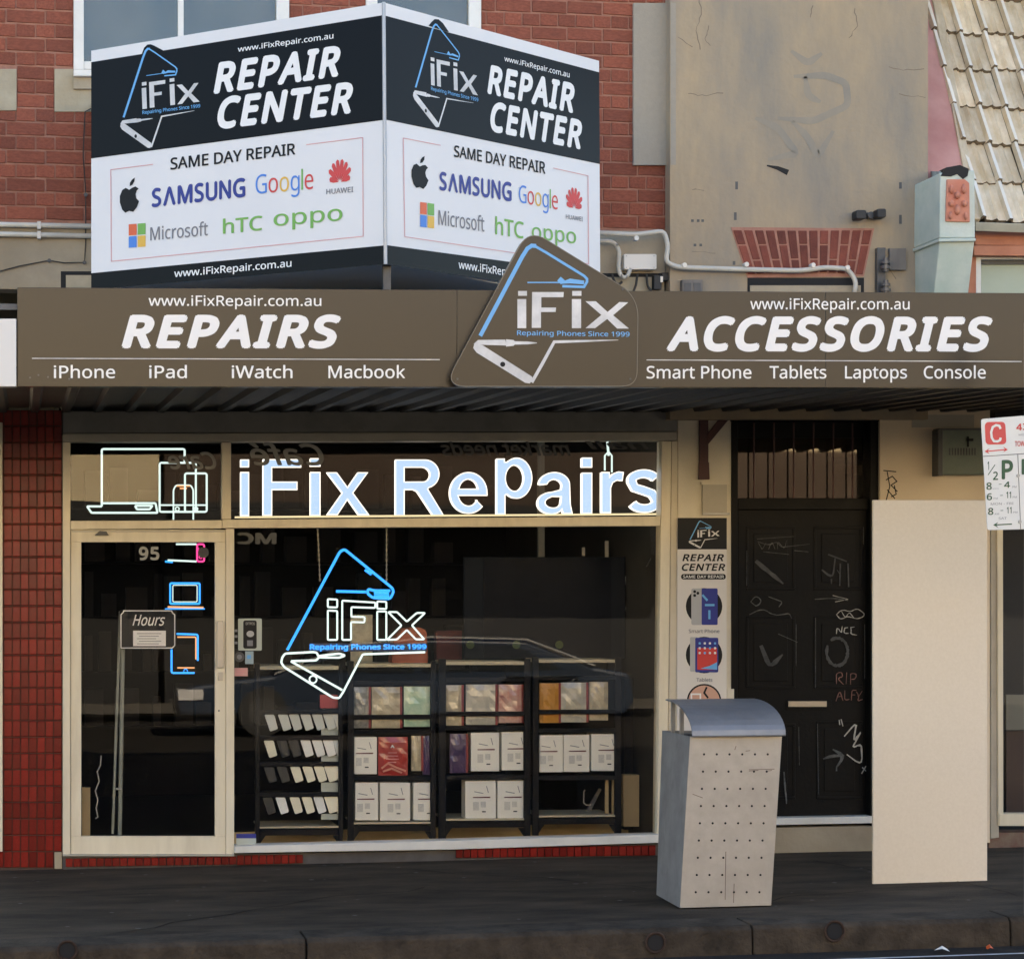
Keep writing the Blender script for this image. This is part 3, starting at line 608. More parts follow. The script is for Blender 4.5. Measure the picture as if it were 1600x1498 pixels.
# base: dark plinth with red tiles where the pavement falls away
fin(MB().pq([(98, 1362), (1058, 1345), (1058, 1317), (704, 1328), (366, 1334), (98, 1337.5)], -.012, .1), 'base_plinth', mat('sooty_plinth', (.07, .06, .055), .9, (.11, .1, .09), 5, .3, 40), sf)
def base_tiles(x0, x1, n, yt0, yt1, h0, h1):
    for i in range(n):
        a = x0 + (x1 - x0) * i / n + .6; b = x0 + (x1 - x0) * (i + 1) / n - .6
        t0, t1 = (a - x0) / (x1 - x0), (b - x0) / (x1 - x0)
        ya, yb = yt0 + (yt1 - yt0) * t0, yt0 + (yt1 - yt0) * t1; ha, hb = h0 + (h1 - h0) * t0, h0 + (h1 - h0) * t1
        px_piece('tile', TMs[i % 4], sf, [(a, ya + ha), (b, yb + hb), (b, yb), (a, ya)], -.030, .02)
base_tiles(102, 370, 22, 1341, 1338, 13, 12); base_tiles(370, 474, 9, 1336, 1335, 15, 13); base_tiles(712, 1025, 27, 1326, 1320, 14, 16)
# mirrored words painted on the glass to imitate reflected shop lettering
GL2 = mat('faint_reflected_text', (.30, .30, .28), .6); GL3 = mat('dim_reflected_text', (.075, .077, .078), .6)
text(sf, 'Care', R(262, 706, 338, 733), GY, GL2, mirror=True, italic=.3, name='painted_reflection_text', lift=.002, bold=.04)
text(sf, 'Café', R(388, 693, 506, 727), GY, GL2, mirror=True, italic=.3, name='painted_reflection_text', lift=.002, bold=.03)
text(sf, 'market needs', R(688, 690, 892, 712), GY, GL3, mirror=True, italic=.3, name='painted_reflection_text', lift=.002, bold=.04)
text(sf, 'nail', R(912, 688, 1016, 702), GY, GL3, mirror=True, italic=.3, name='painted_reflection_text', lift=.002, bold=.04)
text(sf, 'MC', R(370, 832, 432, 850), GY, GL3, mirror=True, name='painted_reflection_text', lift=.002, bold=.07)
# window stickers
def sticker(name, q, m, label, extra=None):
    o = flat(None, name, q, GY, m, .003, label=label, cat='sticker')
    return o
def rq(x0, y0, x1, y1): return [(x0, y1), (x1, y1), (x1, y0), (x0, y0)]
st = sticker('window_card', rounded(372, 966, 409, 1016, 2), STICK, 'pale green card with black badge stuck inside the window by the door')
flat(st, 'badge', rounded(380, 969, 401, 1013, 3), GY, TXTK, .004); flat(st, 'badge_code', rq(386, 1000, 395, 1009), GY, TXTGR, .005); flat(st, 'badge_globe', circ(391, 990, 6, 12, 5), GY, TXTLG, .005)
text(st, 'EFTPOS', R(384, 972, 398, 976), GY, TXTLG, lift=.005)
for y_ in (983, 992, 1002): flat(st, 'small_mark', rq(366, y_, 371, y_ + 4), GY, TXTGR, .005)
st = sticker('round_sticker', circ(374, 1026, 8, 16), STEELD, 'dark round sticker on the window under the pale card'); flat(st, 'ring', circ(374, 1026, 4, 12), GY, TXTGR, .005)
st = sticker('small_sticker', rq(383, 1017, 396, 1037), STICKB, 'small pale blue sticker next to the round sticker'); flat(st, 'emblem', rq(386, 1023, 392, 1029), GY, TXTB, .005)
st = sticker('pink_sticker', rq(366, 1043, 387, 1056), STICKP, 'pink printed sticker low on the window edge')
for i in range(4): flat(st, 'print_line', rq(368, 1045 + i * 3, 385 - i * 2, 1046 + i * 3), GY, LPINK, .005)
st = sticker('security_sticker', rq(369, 1309, 400, 1321), STICK, 'blue and white label in the bottom left corner of the window')
flat(st, 'blue_band', rq(369, 1302, 400, 1309), GY, TXTNB, .004)

# ---- shop door
sdr = root('shop_door', P(230, 1334, -.01), 'cream framed glass shop door numbered 95', 'door')
dm = MB(); DYs = -.018
dm.pr(110.5, 827.5, 352.5, 847, DYs, .045).pr(110.5, 1306, 352.5, 1334, DYs, .045).pr(110.5, 847, 127, 1306, DYs, .045).pr(336, 847, 352.5, 1306, DYs, .045)
fin(dm, 'door_frame', CREAM, sdr, bevel=.003)
fin(MB().pr(112, 829, 351, 831, DYs - .002, .002), 'painted_shadow_gap', CREAMD, sdr)  # greyed strip painted in for the shadow gap, no open joint
fin(MB().pr(127, 847, 336, 1306, .012, .005), 'pane', GLASS, sdr)
fin(MB().pr(339, 970, 349, 1043, DYs - .03, .008), 'handle_plate', STEEL, sdr, bevel=.003)
fin(MB().tube([P(344, 980, DYs), P(344, 980, DYs - .03)], .006, 8).tube([P(344, 1035, DYs), P(344, 1035, DYs - .03)], .006, 8), 'handle_mount', STEEL, sdr)
fin(MB().pr(341, 1050, 348, 1063, DYs - .008, .008), 'lock', STEEL, sdr, bevel=.002)
fin(MB().disc(P(342, 1110, DYs - .002), .006, (0, -1, 0), .004, 10), 'screw', STEELD, sdr)
fin(MB().pq([(148, 836), (170, 836), (166, 830), (156, 829)], DYs - .02, .02), 'closer_knob', STEELD, sdr)
text(sdr, '95', R(217, 854, 249, 875), .012, mat('etched_number', (.36, .36, .32), .6), bold=.06, name='number', spacing=1.15)
# things seen through the door
hs = root('hours_sign', P(230, 1014, .06), 'black hours board with white outline hanging inside the shop door', 'sign')
fin(MB().pq(roundcorners([(187, 1014), (275, 1014), (275, 952), (187, 952)], 5), .06, .008), 'board', TXTK, hs)
strokes(hs, 'white_border', [[(189, 1012), (189, 960), (193, 956), (193, 954), (268, 954), (270, 958), (273, 960), (273, 1008), (269, 1012), (189, 1012)]], 1.6, .06, TXTW, .002)
text(hs, 'Hours', R(207, 960, 258, 977), .06, TXTW, italic=.35, bold=.015, name='script_lettering')
flat(hs, 'paper_notice', rq(208, 985, 259, 1009), .06, TXTW, .003)
for i in range(5): flat(hs, 'notice_line', rq(214 + i % 2 * 3, 989 + i * 4, 252 - i % 3 * 4, 990 + i * 4), .06, TXTGR, .0045)
ap_ = root('leaning_stand', P(184, 1305, .15), 'pale metal stand leaning behind the shop door under the hours board', 'stand')
for a, b, r_ in (((188, 955), (176, 1302), .009), ((193, 958), (187, 1304), .013)): fin(MB().tube([P(*a, .12), P(*b, .25)], r_, 8), 'rail', mat('pale_green_metal', (.30, .32, .27), .5), ap_)
fin(MB().tube([P(181, 1232, .2), P(190, 1232, .2)], .007, 6), 'cross_piece', GALV, ap_)
ch = root('door_chain', P(152, 1275, .08), 'thin bent steel chain hanging low inside the shop door', 'chain')
fin(MB().tube([P(x, y, .08) for x, y in ((158, 1180), (157, 1195), (152, 1205), (155, 1220), (149, 1235), (153, 1250), (150, 1262), (153, 1276), (149, 1278))], .004, 6), 'chain_strand', GALV, ch)
fin(MB().pr(128, 1230, 141, 1305, .15, .05), 'carton', CARD, None, 'narrow brown carton standing in the lower left of the doorway', 'box')

# ============================================================ neon signs
def neon_obj(par, nm, lines, Yd, m, r, closed=False):
    mb = MB()
    for l in lines: mb.tube([P(x, y, Yd) for x, y in l], r, 8, closed)
    return fin(mb, nm, m, par, smooth=True)
def arc(pts, r=3, closed=False, k=3):
    if closed: return roundcorners(pts, r, k)
    out = [pts[0]]
    for i in range(1, len(pts) - 1):
        out += roundcorners([pts[i - 1], pts[i], pts[i + 1]], r, k)[k + 1:2 * k + 2]
    return out + [pts[-1]]
# devices in the left transom
NY = .10
dn = root('device_neon', P(230, 801, NY), 'white neon outline of laptop, tablet and phone above the shop door', 'neon sign')
neon_obj(dn, 'laptop_tube', [arc([(159, 791), (159, 701.5), (288.5, 701.5), (288.5, 722)]), arc([(159, 791), (136, 791), (143, 801), (246, 801), (243, 786), (159, 786)], 1.5), arc([(211, 790), (238, 790), (234, 795.5), (214, 795.5), (211, 790)], 1)], NY, NTEAL, .0065)
neon_obj(dn, 'tablet_tube', [rounded(249.4, 723, 306, 799.5, 3) + [(303, 723)]], NY + .012, NTEAL, .0062, True)
neon_obj(dn, 'phone_tube', [rounded(289, 739.5, 323, 799.5, 3)], NY, NTEAL, .0062, True)
neon_obj(dn, 'button_tube', [circ(277, 795, 3, 10), circ(306, 795, 3, 10)], NY, NTEAL, .004, True)
neon_obj(dn, 'base_tube', [[(250, 789), (322, 789)]], NY + .004, NTEAL, .005)
pn2 = root('phone_neon_reflection', P(286, 812, .5), 'thin glowing outline with orange notch imitating a reflection of the phone neon', 'neon sign')  # reflected phone outline modelled as glowing tubes
neon_obj(pn2, 'phone_tube', [arc([(271, 812), (271, 765), (275, 758), (298, 758), (302, 765), (302, 812)], 3)], .5, NTEAL, .005)
neon_obj(pn2, 'notch_reflection_tube', [[(276, 759), (297, 759)], [(281, 763), (292, 763)]], .497, NORANGE, .005)
# iFix Repairs letters
lt = root('illuminated_letters', P(705, 806, .12), 'lit pale blue letters reading iFix Repairs in the transom window', 'sign')
LY = .12
def big(chr_, x0, yt, x1, yb):
    vs, fs = glyphs(chr_, 1.0, 0, 0); a0 = min(v[0] for v in vs); a1 = max(v[0] for v in vs); b0 = min(v[1] for v in vs); b1 = max(v[1] for v in vs)
    return vs, fs
import itertools
def ring_prism(mb, outer, holes, s, d):
    """a block letter from an outline with holes, filled with a 2D curve"""
    cu = bpy.data.curves.new('t', 'CURVE'); cu.dimensions = '2D'; cu.fill_mode = 'BOTH'
    for loop in [outer] + holes:
        sp = cu.splines.new('POLY'); sp.points.add(len(loop) - 1); sp.use_cyclic_u = True
        for i, (x, y) in enumerate(loop): sp.points[i].co = (x, -y, 0, 1)
    ob = bpy.data.objects.new('t', cu); C.objects.link(ob)
    me = bpy.data.meshes.new_from_object(ob.evaluated_get(bpy.context.evaluated_depsgraph_get()))
    vs = [tuple(v.co) for v in me.vertices]; fs = [tuple(p.vertices) for p in me.polygons]
    bpy.data.objects.remove(ob); bpy.data.curves.remove(cu); bpy.data.meshes.remove(me)
    mb.mi = 0; mb.add([P(x, -y, s) for x, y, z in vs], fs)
    mb.mi = 1
    for loop in [outer] + holes:
        n = len(loop); a = [P(x, y, s) for x, y in loop]; b = [p + V((0, d, 0)) for p in a]
        mb.add(a + b, [(i, (i + 1) % n, n + (i + 1) % n, n + i) for i in range(n)])
def band(pts, w_):                                            # outline of a thick stroke
    L = []; Rr = []
    for i, p in enumerate(pts):
        a = pts[max(i - 1, 0)]; b = pts[min(i + 1, len(pts) - 1)]; d = math.hypot(b[0] - a[0], b[1] - a[1]); nx, ny = -(b[1] - a[1]) / d, (b[0] - a[0]) / d
        L.append((p[0] + nx * w_ / 2, p[1] + ny * w_ / 2)); Rr.append((p[0] - nx * w_ / 2, p[1] - ny * w_ / 2))
    return L + Rr[::-1]
def earc(cx, cy, rx, ry, a0, a1, n=18): return [(cx + rx * math.cos(math.radians(a0 + (a1 - a0) * i / n)), cy + ry * math.sin(math.radians(a0 + (a1 - a0) * i / n))) for i in range(n + 1)]
W_ = 13.5
rect = lambda x0, y0, x1, y1: [(x0, y0), (x1, y0), (x1, y1), (x0, y1)]
Ls = [('i', [(rect(376, 718.5, 388.5, 729.5), []), (rect(376, 738, 388.5, 805.5), [])]),
      ('F', [([(411, 718), (470, 718), (470, 730), (424.5, 730), (424.5, 753), (464, 753), (464, 765), (424.5, 765), (424.5, 805), (411, 805)], [])]),
      ('i', [(rect(485, 716.5, 500, 728.5), []), (rect(485, 738, 500, 805), [])]),
      ('x', [([(511, 738.5), (526, 738.5), (543, 762), (559, 738.5), (574, 738.5), (551, 770), (576, 804), (560, 804), (543, 779.5), (527, 804), (511, 804), (535, 770)], [])]),
      ('R', [([(618, 718.5)] + [(664, 718.5)] + earc(664, 740.5, 22, 22, -80, 75, 12) + [(668, 764), (692.5, 804.5), (676, 804.5), (652, 768), (646, 765), (631.5, 765), (631.5, 805), (618, 805)],
              [[(631.5, 730), (660, 730)] + earc(660, 741.5, 12, 11.5, -80, 80, 8) + [(631.5, 753)]])]),
      ('e', [([(761, 774)] + earc(732, 770, 29, 32, 0, -360 + 42, 34)[0:] + [(744, 781)] + earc(732, 770, 16.5, 20.5, 35, 160, 14) + [(715.5, 774)], [[(716, 764)] + earc(732, 766, 15, 17.5, -170, -10, 14) + [(747.5, 764)]])]),
      ('p', [([(776, 717), (788, 717), (788, 722)] + earc(807, 747, 24, 31.5, -128, 128, 26) + [(789, 773), (789, 803), (776, 803)], [earc(804, 747, 14.5, 20.5, 0, 350, 22)])]),
      ('a', [([(842, 757)] + earc(866, 757, 24, 19, 180, 355, 16) + [(891, 788), (894, 802), (880, 802), (878, 795)] + earc(861, 786, 21, 17, 45, 270, 18) + [(877, 765)] + earc(866, 759, 12, 10, 0, -165, 10), [[(877.5, 776)] + earc(864, 784.5, 12.5, 9, -100, -350, 12)[0:1] + earc(864, 785, 12.5, 8.5, -110, -340, 14)])]),
      ('i', [(rect(909.5, 715.5, 924.5, 730), []), (rect(909.5, 739, 924.5, 802), [])]),
      ('r', [([(940, 738), (952, 738), (952, 746), (958, 740), (966, 737), (974, 738), (972, 751), (964, 750), (957, 754), (954, 762), (954, 801), (940, 801)], [])]),
      ('s', [(band(earc(1006, 750.5, 19, 10.5, -18, -200, 14)[0:] + [(992, 762), (1005, 766), (1019, 771)] + earc(1007, 783, 19, 11.5, -35, 160, 14)[1:], 12.5), [])])]
for nm, parts in Ls:
    mb = MB()
    for o_, hs_ in parts: ring_prism(mb, o_, hs_, LY, .05)
    # pale rim standing 3 mm proud round every face
    rim = MB()
    for o_, hs_ in parts:
        for loop in [o_] + hs_: strip(rim, loop, 1.4, LY, .003, True)
    l_ = fin(mb, 'letter', [LETTER, LETTERE], lt)
    fin(rim, 'letter_rim', LETTERE, l_)
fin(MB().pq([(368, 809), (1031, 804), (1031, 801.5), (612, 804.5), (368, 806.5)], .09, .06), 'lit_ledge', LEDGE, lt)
fin(MB().tube([P(949, 690, .3), P(951, 712, .3)], .008, 6).tube([P(x, y, .3) for x, y in ((945, 735), (945, 712), (951, 705), (956, 712), (956, 738))], .006, 6), 'cable_hook', NTEAL, lt)
# big logo neon
ng = root('logo_neon', P(535, 1090, .14), 'blue and white neon logo reading iFix hanging in the display window', 'neon sign')
def c8(pts): return [(340 + x / 4.2105, 820 + y / 4.2105) for x, y in pts]
N1 = .14
neon_obj(ng, 'blue_outline', [c8(arc([(458, 822), (805, 175), (835, 160), (1150, 415), (1158, 440), (1135, 485), (1020, 478), (985, 450), (990, 420), (1030, 432), (1135, 432)], 14)), c8([(780, 436), (975, 440)]), c8([(970, 295), (1012, 325)]), c8([(1030, 448), (1125, 450), (1128, 468), (1030, 468)])], N1, NBLUE, .0085)
neon_obj(ng, 'white_outline', [c8(arc([(1365, 836), (955, 850), (825, 1100), (800, 1138), (760, 1135), (440, 935), (418, 905), (425, 870), (445, 845), (630, 835), (655, 840), (660, 862), (800, 845), (840, 858), (800, 872), (665, 870), (650, 890), (480, 895), (820, 1085)], 10))], N1, NWHITE, .0068)
neon_obj(ng, 'home_ring', [c8(circ(628, 1015, 24, 14))], N1, NWHITE, .005, True)
ltr = [[(725, 487), (787, 490), (787, 542), (725, 540)], [(725, 562), (787, 565), (787, 755), (725, 755)],
       [(820, 497), (1038, 510), (1036, 545), (880, 540), (880, 603), (968, 605), (966, 640), (878, 638), (878, 755), (820, 755)],
       [(1050, 502), (1110, 505), (1110, 552), (1050, 550)], [(1050, 568), (1110, 568), (1110, 755), (1050, 755)],
       [(1122, 572), (1180, 572), (1245, 635), (1310, 578), (1365, 578), (1278, 660), (1360, 752), (1305, 752), (1245, 690), (1180, 752), (1115, 755), (1210, 660)]]
for l in ltr: neon_obj(ng, 'letter_outline', [c8(roundcorners(l, 6, 2))], N1, NWHITE, .0058, True)
text(ng, 'Repairing Phones Since 1999', [(484, 1015), (666.5, 1014), (666.5, 1006), (484, 1006)], N1, NBLUE, bold=.06, name='tagline_lettering', lift=.0, layers=6)
fin(MB().pr(483, 1004.5, 667, 1017.5, N1 + .004, .004), 'tagline_backing', mat('dark_blue_acrylic', (.0, .02, .07), .3), ng)
for x0_, y0_, x1_, y1_ in ((496, 822, 500, 908), (604, 822, 604, 908)):
    mb = MB()
    for i in range(22):
        t = i / 22; a = P(x0_ + (x1_ - x0_) * t, y0_ + (y1_ - y0_) * t, .14); b = P(x0_ + (x1_ - x0_) * (t + 1 / 22), y0_ + (y1_ - y0_) * (t + 1 / 22), .14)
        d = V((.004, 0, 0)) if i % 2 else V((0, .004, 0))
        mb.tube([a + d, b + d * .3, b - d * .3, a - d], .0028, 5, True)
    fin(mb, 'chain', mat('chain_steel', (.5, .45, .34), .5), ng)
# neons seen through the door
dnn = root('laptop_neon', P(290, 950, .6), 'blue and orange neon laptop seen through the shop door', 'neon sign')
neon_obj(dnn, 'screen_tube', [rounded(266, 911, 312, 943, 2)], .6, NBLUE, .006, True); neon_obj(dnn, 'inner_tube', [rounded(270, 914, 308, 940, 2)], .6, NTEAL, .003, True)
neon_obj(dnn, 'base_tube', [[(262, 948), (318, 949)]], .6, NORANGE, .006); neon_obj(dnn, 'base_edge', [[(258, 951), (320, 951)]], .6, NBLUE, .004)
dnp = root('phone_outline_neon', P(290, 1052, .6), 'blue neon phone with orange side, lowest neon behind the shop door', 'neon sign')
neon_obj(dnp, 'case_tube', [arc([(268, 992), (268, 1051), (304, 1051)], 3), arc([(276, 990), (309, 991), (309, 1032)], 3)], .6, NBLUE, .006); neon_obj(dnp, 'screen_tube', [arc([(277, 995), (306, 995), (306, 1030)], 2), [(277, 1043), (304, 1043)]], .6, NORANGE, .0045)
neon_obj(dnp, 'home_ring', [circ(290, 1048, 3, 10)], .6, NBLUE, .003, True)
dnk = root('tablet_neon', P(290, 878, .6), 'white neon tablet with pink end at the top of the shop door', 'neon sign')
neon_obj(dnk, 'case_tube', [[(275, 850), (307, 850)], [(262, 875), (307, 877)]], .6, NTEAL, .006); neon_obj(dnk, 'pink_tube', [rounded(308, 850, 319, 877, 3)], .6, NPINK, .006, True); neon_obj(dnk, 'button_tube', [circ(313.5, 870, 2.5, 8), [(310, 856), (317, 860), (310, 863)]], .6, NPINK, .003, True)
neon_obj(dnk, 'edge_tube', [[(258, 877), (270, 878)]], .6, NBLUE, .006)
fin(MB().disc(P(318, 863, .5), .035, (0, -1, 0), .01, 14), 'round_tag', mat('tag_grey', (.2, .19, .17), .6), None, 'grey round tag hanging inside the door near the pink neon', 'tag')

# ============================================================ shop interior
RY = .42                                                      # front plane of the display racks
# (uprights, top y, rungs, bottom y)
racks = [dict(x=(399, 406, 529, 536), top=(1040, 1046), rungs=(1112, 1152.5, 1193.5, 1241), bot=1294, foot=1322),
         dict(x=(543.5, 553, 673, 681), top=(1036.5, 1042), rungs=(1067, 1120, 1143.5, 1215.5), bot=1287.5, foot=1317),
         dict(x=(685.5, 697, 819, 829), top=(1033, 1038.5), rungs=(1062, 1115, 1137.5, 1214), bot=1282, foot=1313),
         dict(x=(832.5, 842, 961, 971), top=(1030, 1035), rungs=(1059, 1112, 1141, 1215), bot=1276.5, foot=1305)]
rlab = ['black display rack of phone cases nearest the shop door', 'black display rack with a red packet on its middle shelf', 'black display rack third from the shop door', 'black display rack with an empty lowest shelf, farthest from the door']
shelfz = []
for i, rk in enumerate(racks):
    a, b, c, d = rk['x']; r0 = root('display_rack', P((a + d) / 2, rk['foot'], RY), rlab[i], 'display rack', 'black display racks along the window')
    for u, v in ((a, b), (c, d)):
        fin(MB().pr(u, rk['top'][0] - 4, v, rk['foot'], RY, .03), 'upright', RACK, r0, bevel=.003)
        p = P((u + v) / 2, 1100, RY + .40); q_ = P(u, 1100, RY + .4)
        fin(MB().box((p.x - .016, RY + .40, P(0, rk['foot'], RY).z), (p.x + .016, RY + .43, P(800, rk['top'][0], RY).z)), 'upright', RACK, r0)
    fin(MB().pr(b, rk['top'][0], c, rk['top'][1], RY - .002, .42), 'top_board', RACKC, r0, bevel=.002)
    fin(MB().pr(b, rk['bot'] - 3, c, rk['bot'], RY - .002, .42, -.008), 'bottom_board', RACKC, r0, bevel=.002)
    for k, y_ in enumerate(rk['rungs']):
        fin(MB().pr(b, y_ - 3.5, c, y_ + 3.5, RY - .004, .02, -.004), 'rung', RACK, r0, bevel=.002)
        if i == 0 or k in (0, 2, 3): fin(MB().pr(b, y_ - (-1), c, y_ + 3, RY + .02, .37, -.004), 'shelf', RACK, r0)
    fin(MB().pr(b - 1, rk['bot'] + 2, c + 1, rk['bot'] + 11, RY + .006, .012, -.008), 'apron', RACK, r0)
    for u, v, s_ in ((b, b + 9, 1), (c - 9, c, -1)):
        q = [(u, rk['bot'] + 24), (v, rk['bot'] + 11), (v, rk['bot'] + 11.5), (u, rk['bot'] + 11)] if s_ > 0 else [(v, rk['bot'] + 24), (v, rk['bot'] + 11), (u, rk['bot'] + 11)]
        fin(MB().pq(q if s_ < 0 else [(u, rk['bot'] + 24), (v, rk['bot'] + 11), (u, rk['bot'] + 11)], RY + .004, .02), 'foot_brace', RACK, r0)
fin(MB().pq([(366, 1324), (1012, 1306), (1012, 1284), (366, 1300)], RY + .46, .02), 'plinth_board', PLY, None, 'plywood board along the floor behind the display racks', 'board')
fin(MB().prism([P(366, 1324, .12), P(1030, 1303, .12), P(1012, 1306, RY + .45), P(366, 1324, RY + .45)], (0, 0, -.02)), 'window_platform', PLY, None, 'plywood platform inside the window that carries the racks', 'platform')
# phone cases
W, Cc, G, Sv = CWHITE, CCREAM, CGREY, CSILV
rows = [(1116, 1142.5, [413, 434, 451, 469, 487, 504, 519], [Sv, Sv, Sv, Sv, Sv, Sv, Sv]), (1156.5, 1184, [412, 432, 450, 469, 487, 504, 519], [Cc, G, G, W, W, W, Sv]),
        (1198, 1223.5, [412, 432, 453, 472, 490, 506, 520], [G, G, Cc, Cc, Cc, Cc, Cc]), (1245.5, 1272.5, [410, 430, 452, 471, 489, 506, 519], [G, W, Cc, Cc, W, Cc, Cc])]
cn = {W: 'white', Cc: 'cream', G: 'charcoal', Sv: 'silver grey'}
rown = ['top', 'second', 'third', 'bottom']
for ri, (yt, yb, xs_, ms) in enumerate(rows):
    for ci, (x, m_) in enumerate(zip(xs_, ms)):
        w_ = 17.5 if ci < 6 else 10
        dy = -.3 * ci; q = [(x + 9, yb + dy), (x + 21.5, yb - 4 + dy), (x + 15.5, yt + dy), (x, yt + dy)]
        if ci == 6: q = [(x + 9, yb - 1 + dy), (529, yb - 3 + dy), (528, yt + dy), (x, yt + dy)]
        fin(MB().pq(roundcorners(q, 2.2, 2), RY + .012 + .0006 * ci, .008), 'phone_case', m_, None, '%s phone case, %s from the left in the %s row of the case rack' % (cn[m_], ORD[ci] if ci < 6 else 'last', rown[ri]), 'phone case', 'phone cases on the leftmost rack', bevel=.0015)
# boxes and packets
def wbox(x0, y0, x1, y1, label, cx=None):
    r0 = root('product_box', P((x0 + x1) / 2, y1, RY + .03), label, 'box', 'white product boxes on the display racks')
    fin(MB().pr(x0, y0, x1, y1, RY + .03, .14), 'carton', BOXW, r0, bevel=.002)
    w_ = 47.0; c = cx if cx is not None else (x0 + x1) / 2; h = y1 - y0; s = RY + .03
    def cl(a): return min(max(a, x0 + 1), x1 - 1)
    if cl(c + 14) - cl(c - 12) > 4: flat(r0, 'red_stripe', [(cl(c - 12), y0 + h * .455), (cl(c + 15), y0 + h * .455), (cl(c + 15), y0 + h * .42), (cl(c - 12), y0 + h * .43)], s, BOXE, .002)
    if c - 8 > x0 + 2: strokes(r0, 'printed_pen', [[(c - 10, y0 + h * .29), (min(c + 4, x1 - 2), y0 + h * .335)]], 1.2, s, TXTGR, .002)
    if c + 12 < x1 - 1: strokes(r0, 'printed_pen', [[(c + 9, y0 + h * .14), (c + 12, y0 + h * .32)]], 1.1, s, TXTGR, .002)
    if c - 10 > x0: flat(r0, 'fine_print', rq(c - 12, y0 + h * .56, c - 3, y0 + h * .78), s, mat_fp, .002)
    if c + 8 < x1: flat(r0, 'fine_print', rq(c, y0 + h * .55, c + 8, y0 + h * .70), s, mat_fp, .002)
    if c + 7 < x1: flat(r0, 'badge', rq(c + 2, y0 + h * .80, c + 8, y0 + h * .83), s, TXTK, .002)
    return r0
mat_fp = mat('fine_print_grey', (.64, .63, .57), .6, (.52, .51, .47), 90)
NM = ['', 'second', 'third', 'fourth']
wbox(553.5, 1151, 589, 1209, 'white box left of the red packet on the second rack', 568)
wbox(555, 1222, 591, 1281, 'white box at the left end of the lowest shelf on the second rack', 570)
wbox(594, 1222, 641, 1281.5, 'middle white box on the lowest shelf of the second rack')
wbox(646, 1222, 673, 1281, 'white box half behind the right upright on the second rack lowest shelf', 665)
wbox(736, 1144, 780, 1204.5, 'middle white box on the third rack middle shelf')
wbox(784, 1143, 819, 1203, 'white box at the right end of the third rack middle shelf', 805)
wbox(727, 1219, 775, 1278.5, 'left white box of the pair on the third rack lowest shelf')
wbox(777.5, 1219, 820, 1278, 'right white box of the pair on the third rack lowest shelf', 800)
wbox(843, 1148, 879.5, 1206, 'first white box of three on the fourth rack', 856)
wbox(880.5, 1147.5, 921, 1205.5, 'middle white box of three on the fourth rack')
wbox(924, 1146, 961, 1204, 'right white box of three on the fourth rack', 947)
def packet(x0, y0, x1, y1, m, label, edge=None, dec=None):
    """a film-wrapped pouch: a shallow cushion with a crinkled face"""
    n1, n2 = 5, 7; r_ = random.Random(int(x0 * 7 + y0)); s = RY + .035
    r0 = root('product_packet', P((x0 + x1) / 2, y1, s), label, 'packet', 'film packets on the display racks')
    mb = MB(); vs = []
    for j in range(n2 + 1):
        for i in range(n1 + 1):
            e = math.sin(math.pi * i / n1) * math.sin(math.pi * j / n2)
            vs.append(P(x0 + (x1 - x0) * i / n1, y0 + (y1 - y0) * j / n2, s - .012 * e ** .5 + r_.uniform(-.0035, .0035) * (e > 0)))
    mb.add(vs, [(j * (n1 + 1) + i, (j + 1) * (n1 + 1) + i, (j + 1) * (n1 + 1) + i + 1, j * (n1 + 1) + i + 1) for j in range(n2) for i in range(n1)])
    mb.prism([vs[0], vs[n1], vs[-1], vs[-1 - n1]][::-1], (0, .02, 0))
    fin(mb, 'pouch', m, r0)
    if edge: fin(MB().pr(x1, y0, x1 + 3.5, y1, s - .003, .06), 'side_panel', edge, r0)
    if dec: dec(r0, s - .016)
    return r0
REDP = mat('packet_dark_red_side', (.22, .02, .02), .4)
packet(551, 1073, 576, 1137, PKK, 'black and white packet at the left of the second rack upper shelf', REDP)
packet(581, 1073, 625, 1137, PKC, 'crinkled cream packet in the middle of the second rack upper shelf', REDP)
packet(631, 1072, 673, 1135, PKG, 'crinkled pale green packet on the second rack upper shelf')
packet(696, 1070, 721, 1133, PKC, 'narrow cream packet at the left of the third rack upper shelf', REDP)
packet(728, 1069, 774, 1132, PKW, 'silver and cream packet in the middle of the third rack upper shelf', REDP)
packet(779, 1069, 815, 1129, PKP, 'pink patterned packet on the third rack upper shelf', REDP)
packet(843, 1067, 873, 1129, PKO, 'plain orange packet on the fourth rack upper shelf', REDP)
packet(876, 1066, 916, 1128, PKW, 'silver packet right of the orange packet on the fourth rack', REDP)
packet(921, 1065, 950, 1125, PKC, 'cream packet at the right of the fourth rack upper shelf')
def reddec(r0, s):
    text(r0, 'A', R(610, 1163, 616, 1168), s, TXTW, lift=.004, bold=.05)
    for i, (a, b) in enumerate(((606, 620), (604, 622), (603, 623), (606, 619))): flat(r0, 'print_line', rq(a, 1175 + i * 5, b, 1176 + i * 5), s, LPINK, .004)
    strokes(r0, 'printed_wave', [[(596, 1200), (606, 1192), (618, 1198), (634, 1204)], [(598, 1205), (612, 1200), (628, 1207)]], 3, s, mat('print_salmon', (.62, .25, .18), .5), .004)
packet(591, 1151, 637, 1211, PKR, 'bright red packet on the middle shelf of the second rack', None, reddec)
packet(643, 1149, 658, 1204, PKC, 'tall slim cream packet right of the red packet', REDP)
packet(661, 1149, 673, 1210, PKV, 'dark violet box behind the right upright of the second rack')
packet(703, 1146, 728, 1207, PKV, 'violet box with red edge on the middle shelf of the third rack', REDP)
